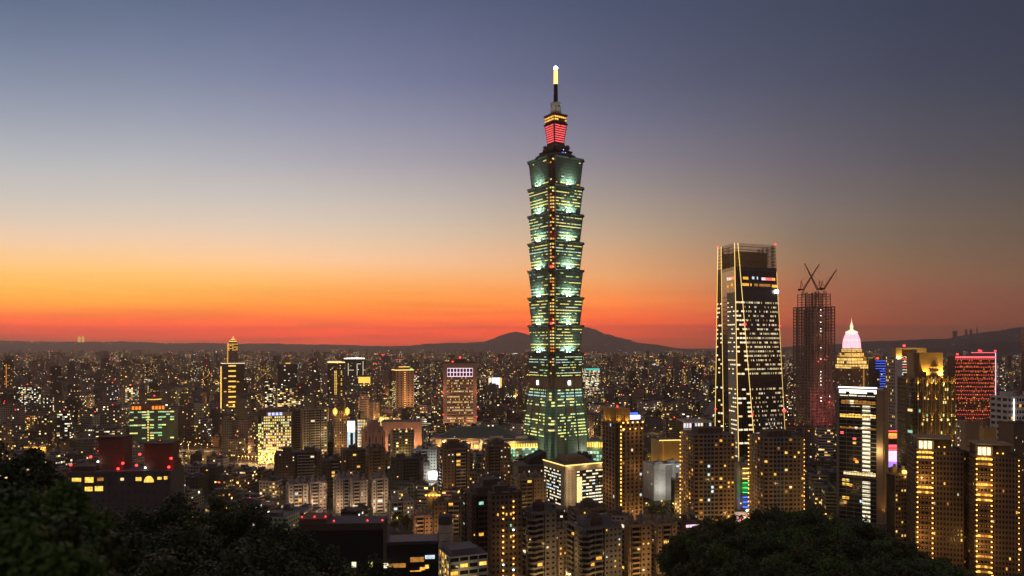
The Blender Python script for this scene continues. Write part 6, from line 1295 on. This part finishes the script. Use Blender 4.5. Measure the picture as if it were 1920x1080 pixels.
def singlebuild(name, r_, label):
    px, y, (x, y_, w, l, h), col, lt, wm, *_ = r_
    e = empty(name, (x, y, 0), TH, label, 'building', 'plain buildings across the city plain'); rr = random.Random(int(x * 13 + y))
    col = tuple(c * rr.uniform(.8, 1.15) for c in col)
    b = MB(); b.fbox(-w/2, w/2, -l/2, l/2, 0, h, col, rr.random(), lt * rr.choice((.2, .5, .9, 1.3)), min(1, wm + .22), rr.choice((0, 0, 0, 1)), (.1, .095, .1)); 
    if rr.random() < .45: b.fbox(w/2 + .01, w/2 + w*.22, -l*.4, l*.3, 0, h*rr.uniform(.6, .95), col, rr.random(), lt, wm, 0)
    b.build('body', e)
    b = MB(); rooftop_bits(b, x, y, w, l, h, None, rr)
    for s_ in (-1, 1): b.fbox(s_*w/2 - .25, s_*w/2 + .25, -l/2, l/2, h + .01, h + 1, col, 0, 0, 0, 2)
    b.fbox(-w/2 + .25, w/2 - .25, -l/2 - .2, -l/2 + .2, h + .01, h + 1, col, 0, 0, 0, 2); b.build('rooftop', e)
    u = rr.random()
    if u < .3:
        b = MB(); s_ = y / F * rr.uniform(.5, .9); m = rr.choice(('amberlamp', 'amber', 'gold', 'ivory', 'whiteline', 'gold', 'amber', 'redlamp', 'mint', 'redline')); b.box(-s_ * rr.choice((1, 1, 2.5)), s_, -l/2 - .6, -l/2 - .2, h*.9 - s_, h*.9 + s_, m); b.build('sign', e)
    if u > .82 and h > 20: b = MB(); b.lamp((0, 0, h + 5), y / F * .7, 'redlamp'); b.bar((0, 0, h), (0, 0, h + 5), .15, 'steel'); b.build('beacon', e)
for (base, rel), g_ in grp.items():
    g_.sort(key=lambda t: t[0])
    for i, r_ in enumerate(g_):
        n = len(g_)
        lab = f'{base} {rel}' if n == 1 else f'{ORD[i]} of {NUM[n]} {base.replace("building", "buildings")} {rel}'
        if len(lab.split()) > 16: lab = lab.replace(', left of', '').replace(', right of', '')
        singlebuild('city_building', r_, lab)
b = MB(); lm = MB()
LC = ['amber'] * 6 + ['gold'] * 5 + ['ivory'] * 3 + ['warm'] * 3 + ['cool', 'redline', 'redline', 'whiteline', 'amberlamp', 'amberlamp', 'blue', 'mint', 'orange', 'pinkwhite']
LC2 = ['amber'] * 5 + ['amberlamp'] * 6 + ['gold'] * 5 + ['orange'] * 2 + ['ivory', 'warm', 'redline', 'whiteline', 'redlamp']
def lightbox(mb, x, y, z, s, m): mb.box(x - s, x + s, y - s * .4, y + s * .4, z - s * .8, z + s * .8, m)
for x, y, w, l, h in rest:
    T = lambda p, x=x, y=y: (x + p[0] * ct_ - p[1] * st_, y + p[0] * st_ + p[1] * ct_, p[2])
    cn, col = rc.choice(CLS); ln, lt, wm = rc.choice(LGT); col = tuple(c * rc.uniform(.7, 1.1) for c in col)
    b.fbox(-w/2, w/2, -l/2, l/2, 0, h, col, rc.random(), lt * rc.choice((.1, .3, .5, 1.0)), min(1, wm + .32), rc.choice((0, 0, 1)), (.09, .085, .09), T=T)
    if y < 3000: b.fbox(-w*.2, w*.15, -l*.2, l*.2, h + .01, h + 3.5, (.13, .12, .12), 0, 0, 0, 2, T=T)
    if rc.random() < (.3 if y < 3000 else .5):
        s_ = y / F * rc.choice((.3, .4, .4, .5, .7)); m = rc.choice(LC); lightbox(lm, x + rc.uniform(-.4, .4) * w, y - l * .62, h * rc.uniform(.3, 1.05) + 1, s_, m)
    if rc.random() < .03: lightbox(lm, x, y, h + 6, y / F * .5, 'redlamp')
tag(b.build('city_blocks'), 'mass of plain low buildings filling the city plain to the hills', 'city', kind='stuff')
# street and yard lights far away
for _ in range(5200):
    y = 900 * (10 ** (1.02 * rc.random() ** .8)); x = rc.uniform(-.72, .72) * y
    lightbox(lm, x, y, rc.uniform(6, 22) if y < 4000 else rc.uniform(8, 34), y / F * rc.choice((.25, .3, .4, .55)), rc.choice(LC2))
for x0, y0, x1, y1, n, m in ((wx(1230, 4500), 4500, wx(1345, 4300), 4300, 42, 'amberlamp'), (wx(1140, 3300), 3300, wx(1210, 3300), 3300, 22, 'amber'), (wx(1465, 3900), 3900, wx(1500, 3900), 3900, 14, 'amberlamp'), (wx(540, 5200), 5200, wx(600, 5200), 5200, 16, 'redline'), (wx(210, 6000), 6000, wx(270, 6200), 6200, 18, 'orange'), (wx(850, 7500), 7500, wx(885, 7500), 7500, 10, 'orange'), (wx(1860, 2700), 2700, wx(1918, 2700), 2700, 26, 'gold'), (wx(690, 3900), 3900, wx(800, 4100), 4100, 22, 'amber'), (wx(280, 4800), 4800, wx(350, 5000), 5000, 20, 'orange'), (wx(120, 3500), 3500, wx(190, 3600), 3600, 16, 'amberlamp')):
    for i in range(n):
        t = i / (n - 1); x, y = x0 + (x1 - x0) * t, y0 + (y1 - y0) * t; lightbox(lm, x, y + rc.uniform(-30, 30), 40 + rc.uniform(-6, 6), y / F * rc.choice((.35, .5, .6)), m)
# specks of light on the hills
for px, py, d, m in [(rc.uniform(0, 480), rc.uniform(640, 645), 15000, rc.choice(('gold', 'amberlamp', 'ivory'))) for _ in range(45)] + [(574, 645, 14800, 'amberlamp'), (580, 645, 14800, 'gold'), (945, 637, 13000, 'gold'), (952, 637, 13000, 'gold'), (985, 636, 13500, 'ivory'), (1136, 647, 13300, 'ivory'), (1805, 634, 8200, 'ivory'), (1812, 633, 8200, 'gold'), (1788, 646, 6050, 'ivory'), (1905, 630, 8000, 'ivory'), (1647, 655, 5900, 'gold'), (1655, 655, 5900, 'ivory')]:
    lightbox(lm, wx(px, d), d, wz(py, d), d / F * .45, m)
ra = random.Random(12)
for _ in range(170):      # bright junctions, markets and roof signs
    d_ = 1700 * 10 ** (ra.random() * .75); p_ = ra.uniform(0, 1920); m = ra.choice(('amberlamp', 'amberlamp', 'amberlamp', 'goldline', 'redlamp', 'redline', 'whiteline', 'orange'))
    if allowed(wx(p_, d_), d_, 1, 9, 2):
        z_ = ra.uniform(14, 46); k_ = ra.randint(3, 10)
        for q_ in range(k_): lightbox(lm, wx(p_, d_) + (q_ - k_ / 2) * d_ / F * 1.8 + ra.uniform(-1, 1), d_ + ra.uniform(-15, 15), z_ + ra.uniform(-3, 3), d_ / F * ra.choice((.4, .5, .7)), m)
for _ in range(46):
    x0 = ra.uniform(-.66, .66); d0_ = ra.uniform(1000, 3600); along = ra.random() < .4
    x, y = x0 * d0_, d0_; dx, dy = (st_ * -1, ct_) if along else (ct_, st_); m = ra.choice(('amberlamp', 'amberlamp', 'amberlamp', 'ivory', 'gold'))
    for i in range(ra.randint(14, 40)):
        x += dx * d0_ * .012; y += dy * d0_ * .012
        if y > 800 and not inpark(x, y) and allowed(x, y, 1, 9, 2): lightbox(lm, x + ra.uniform(-3, 3), y, 9, y / F * ra.choice((.35, .5, .6)), m if ra.random() < .85 else ra.choice(LC2))
tag(lm.build('city_lights'), 'scattered street, sign and roof lights over the far city', 'city lights', kind='stuff')

# ------------------------------------------------------------------ streets and street lamps
def road(name, pts, w):
    b = MB()
    for (x0, y0), (x1, y1) in zip(pts, pts[1:]):
        dx, dy = x1 - x0, y1 - y0; n = math.hypot(dx, dy); nx_, ny_ = -dy / n * w / 2, dx / n * w / 2
        b.face([(x0 - nx_, y0 - ny_, .012), (x1 - nx_, y1 - ny_, .012), (x1 + nx_, y1 + ny_, .012), (x0 + nx_, y0 + ny_, .012)], 'asphalt')
    tag(b.build(name), kind='structure')
S('asphalt', (.05, .05, .052), .7)
road('road', [(wx(500, 700), 640), (wx(1000, 560), 540), (wx(1390, 600), 545), (wx(1700, 560), 470)], 14)
road('road', [(wx(1392, 530), 530), (wx(1392, 720), 760), (wx(1392, 900), 860)], 12)
road('road', [(wx(760, 800), 820), (wx(1000, 760), 760), (wx(1380, 740), 735)], 12)
def street_lamp(x, y, z, label, group=None):
    e = empty('street_lamp', (x, y, z), 0, label, 'street lamp', group)
    b = MB(); b.bar((0, 0, 0), (0, 0, 8.5), .12, 'steel', .08, 8); b.bar((0, 0, 8.5), (0, -1.8, 9), .07, 'steel', k=6); b.build('pole', e)
    b = MB(); b.lamp((0, -2, 8.9), .62, 'amberlamp'); b.build('lamp_head', e)
    light(e, (0, -2, 8), 1300, (1, .6, .2)); return e
lamp0 = street_lamp(wx(470, 690), 690, 0, 'amber street lamp by the dark trees left of the gold lamp roofed block', 'street lamps between the buildings')
SPOTS = [(520, 690), (545, 685), (500, 640), (735, 650), (760, 640), (790, 650), (815, 655), (845, 640), (1015, 580), (1030, 590), (1048, 585), (1060, 600), (1185, 640), (1215, 640), (1240, 650), (1262, 640), (1385, 570), (1392, 590), (1398, 610), (1390, 640), (1395, 680), (1530, 640), (1545, 600), (1520, 700), (1815, 520), (1838, 500), (1860, 440), (1880, 430), (1835, 430), (1905, 420), (1000, 470), (985, 420), (1048, 470), (1185, 500), (1255, 520), (640, 720), (700, 740), (880, 730), (890, 640), (860, 600), (420, 700), (440, 720), (460, 700), (360, 760), (380, 750), (330, 800), (480, 790), (500, 850), (1090, 800), (1210, 820)]
for x0, x1, d in AVE:
    road('road', [(wx(x0 - 6, d), d), (wx(x1 + 6, d), d)], 15)
    for i in range(7): SPOTS.append((x0 + (x1 - x0) * i / 6, d + 6))
rs = random.Random(31)
for _ in range(900):  # extra lamps scattered among the blocks, added to warm the facades
    d_ = rs.choice((rs.uniform(640, 1300), rs.uniform(900, 2500))); p_ = rs.uniform(20, 1900)
    if len(SPOTS) > 292: break
    x_ = wx(p_, d_)
    if allowed(x_, d_, 1, 9, 3) and not inpark(x_, d_): SPOTS.append((p_, d_))
PLC = lambda px, d: min(MARKS, key=lambda m: abs(m[0] - px) + abs(m[1] - d) * .12)[2]
plainlight = bpy.data.lights.new('lamp_or_fill_light', 'POINT'); plainlight.energy = 8500; plainlight.color = (1, .58, .2); plainlight.shadow_soft_size = .5
farlight = plainlight.copy(); farlight.energy = 26000
seen = {}
for px, d in SPOTS:
    lab = f'amber street lamp low between the blocks near the {PLC(px, d)}'
    seen[lab] = seen.get(lab, 0) + 1
    e = dup(lamp0, (wx(px, d), d, max(0, terrain(wx(px, d), d))), R(rc.uniform(-60, 60)), label=lab)
    if d > 800:
        for c_ in e.children:
            if c_.type == 'LIGHT': c_.data = plainlight if d < 1300 else farlight

# ------------------------------------------------------------------ trees
def crown_mesh(mb, r, cx_, cy_, cz_, rad, hh, nclump, nleaf, ls, m, droop=0.3):
    for _ in range(nclump):
        while True:
            p = Vector((r.uniform(-1, 1), r.uniform(-1, 1), r.uniform(-.8, 1)))
            if .35 < p.length < 1: break
        p *= (.75 + .35 * r.random()); c = Vector((cx_ + p.x * rad, cy_ + p.y * rad, cz_ + p.z * hh)); cr_ = rad * r.uniform(.2, .42)
        for _ in range(nleaf):
            q = Vector((r.gauss(0, 1), r.gauss(0, 1), r.gauss(0, .7))).normalized() * cr_ * r.uniform(.45, 1.1)
            o = c + q; a = Vector((r.gauss(0, 1), r.gauss(0, 1), r.gauss(0, .5) - droop)).normalized(); n = q.normalized() + Vector((r.gauss(0, .5), r.gauss(0, .5), .5)); bt = a.cross(n)
            if bt.length < .05: continue
            bt = bt.normalized(); s = ls * r.uniform(.6, 1.3); h_ = a * s; w_ = bt * s * .33
            mb.face([tuple(o), tuple(o + h_ * .5 + w_), tuple(o + h_), tuple(o + h_ * .5 - w_)], m)
def make_tree(label, cat, h, rad, nclump, nleaf, ls, leaf, seed, group=None, cz=.62, hh=.42, droop=.3):
    r = random.Random(seed); e = empty('tree', (0, 0, 0), 0, label, cat, group)
    b = MB(); b.bar((0, 0, -1.5), (rad*.05, 0, h*.45), h*.028, 'trunk', h*.018, 8); b.bar((rad*.05, 0, h*.45), (0, rad*.08, h*.82), h*.018, 'trunk', h*.006, 6)
    for i in range(6):
        a = 6.28 * i / 6 + r.random(); z = h * r.uniform(.35, .6); b.bar((rad*.03, 0, z), (rad*.7*math.cos(a), rad*.7*math.sin(a), z + h*.2), h*.011, 'trunk', h*.003, 5)
    b.build('trunk', e)
    b = MB(); crown_mesh(b, r, 0, 0, h*cz, rad, h*hh, nclump, nleaf, ls, leaf, droop); b.build('crown', e); return e
# woods on the knoll at right
GW = 'trees of the dark wood on the right hand knoll'; LW = 'dark rounded tree in the dense wood covering the knoll at right'
kinds = [make_tree(LW, 'tree', 10 + i % 2 * 1.5, 5.2 + .4 * (i % 3), 26, 95, .85, ('leaf', 'leaf_dark', 'leaf', 'leaf_olive')[i % 4], 40 + i, GW, .6, .4) for i in range(4)]
rk = random.Random(9); pts = []
for i in range(-10, 40):
    for j in range(0, 26):
        x = i * 7.6 + rk.uniform(-3.2, 3.2); y = 166 + j * 7.6 + rk.uniform(-3.2, 3.2); z = terrain(x, y); px, py = proj(x, y, z + 9)
        if px < 1246 or px > 1930 or py > 1115 or z < 18: continue
        base = CZ - 2 - .43 * y
        if z < base + 3 and px < 1255: continue
        pts.append((x, y, z))
pts.sort(key=lambda p: p[1]); pts = pts[:296]
used = set()
for x, y, z in pts:
    i = rk.randrange(4); s = rk.uniform(.62, 1.28)
    if i not in used: used.add(i); k = kinds[i]; k.location = (x, y, z - 1); k.rotation_euler = (0, 0, rk.uniform(0, 6)); k.scale = (s, s, s)
    else: dup(kinds[i], (x, y, z - 1), rk.uniform(0, 6), (s, s, s * rk.uniform(.85, 1.1)))
# near trees on the left slope
def placed(e, px, d, ytop, h, rz, sc=1):
    x = wx(px, d); zt = wz(ytop, d); e.location = (x, d, zt - h * sc); e.rotation_euler = (0, 0, rz); e.scale = (sc, sc, sc); return e
NEAR = [(-25, 26, 858, 'dark tree rising highest at the left frame edge', 'leaf_dark', 9, 2.2), (62, 30, 866, 'dark tree crown spreading right from the left frame edge', 'leaf_dark', 9, 1.25),
        (5, 17, 935, 'bright green leafy tree nearest the left frame edge', 'leaf', 8, 1.9), (105, 18, 932, 'bright green tree with drooping sprays, tallest of the near green ones', 'leaf', 8, .95), (150, 15, 1005, 'low green bushy tree at the bottom left corner', 'leaf_olive', 7, .85), (60, 13, 1020, 'lowest green foliage mass at the very bottom left', 'leaf', 7, 1.3)]
for i, (px, d, yt, lab, lf, h, rad) in enumerate(NEAR):
    e = make_tree(lab, 'tree', h, rad, 48, 330, .15 if d < 25 else .2, lf, 60 + i, 'near trees on the left slope', .78, .26, .7); placed(e, px, d, yt, h, i)
MIDT = [(215, 52, 938), (262, 58, 925), (310, 56, 922), (365, 60, 925), (420, 62, 920), (470, 64, 942), (520, 70, 960), (190, 44, 985), (245, 42, 985), (300, 44, 975), (350, 46, 985), (405, 46, 980), (460, 50, 990), (510, 56, 1005), (555, 60, 1012), (600, 62, 1012), (645, 64, 1024), (690, 66, 1040), (240, 34, 1045), (330, 34, 1040), (420, 36, 1045), (500, 40, 1050), (580, 46, 1055), (530, 58, 935)]
mt = [make_tree('dark wind blown tree on the slope', 'tree', 16, 2.6, 34, 260, .24, lf, 90 + i, 'wind blown trees on the slope below', .82, .2, .2) for i, lf in enumerate(('leaf_dark', 'leaf_olive', 'leaf_dark'))]
for i, (px, d, yt) in enumerate(MIDT):
    e = mt[i] if i < 3 else dup(mt[i % 3], (0, 0, 0))
    placed(e, px, d, yt + (16, 50, 30, 60, 24)[i % 5], 16, i * 1.7, .85 + .3 * ((i * 7) % 5) / 5); e['label'] = 'dark wind blown tree among the trees before the brick and long black blocks'
# city trees
ctree = make_tree('leafy street tree among the lit low blocks', 'tree', 9, 4.0, 18, 60, .8, 'leaf_olive', 5, 'street trees between the blocks', .6, .36)
TS = [(1005, 590), (1018, 600), (1028, 585), (1040, 600), (1052, 612), (1062, 598), (1020, 575), (1036, 578), (1215, 640), (1226, 650), (1238, 640), (1250, 650), (1260, 630), (1244, 620), (1222, 625), (740, 580), (752, 590), (764, 585), (776, 590), (745, 600), (490, 750), (505, 745), (520, 750), (622, 790), (630, 800), (1325, 520), (1340, 510), (1352, 515), (1372, 520), (1515, 620), (1530, 630), (1545, 620), (1560, 600), (1822, 440), (1840, 430), (1858, 425), (1876, 430), (1894, 420), (430, 760), (445, 750), (385, 790), (1210, 830), (1218, 850), (1196, 840), (880, 640), (892, 650), (1000, 460), (1012, 455), (1050, 470), (1112, 920), (1205, 900), (1213, 920), (1222, 930)]
for i, (px, d) in enumerate(TS):
    x = wx(px, d); e = ctree if i == 0 else dup(ctree, (0, 0, 0)); s = rk.uniform(.8, 1.3); e.location = (x, d, max(0, terrain(x, d))); e.rotation_euler = (0, 0, i); e.scale = (s, s, s); e['label'] = f'leafy street tree among the low blocks near the {PLC(px, d)}'
# far parks read as one dark wood
b = MB(); rp = random.Random(3)
for p, d, a, c in PARK[:3]:
    for _ in range(60): crown_mesh(b, rp, wx(p, d) + rp.uniform(-a, a), d + rp.uniform(-c, c), 9, 6.5, 5, 10, 9, 3.0, 'leaf_dark')
tag(b.build('park_trees'), 'dark far off park woods in the city plain', 'wood', kind='stuff')

# ------------------------------------------------------------------ evening air
m = bpy.data.materials.new('haze'); m.use_nodes = True; n = m.node_tree.nodes; l = m.node_tree.links; n.remove(n['Principled BSDF'])
pv = n.new('ShaderNodeVolumePrincipled'); pv.inputs['Color'].default_value = (.97, .83, .74, 1); pv.inputs['Density'].default_value = HAZE_D; pv.inputs['Anisotropy'].default_value = .55
l.new(pv.outputs[0], n['Material Output'].inputs['Volume']); M['haze'] = m
b = MB(); b.box(-25450, 25450, -280, 24600, -7, 700, 'haze'); tag(b.build('haze'), 'thin evening haze over the city', 'haze', kind='stuff')
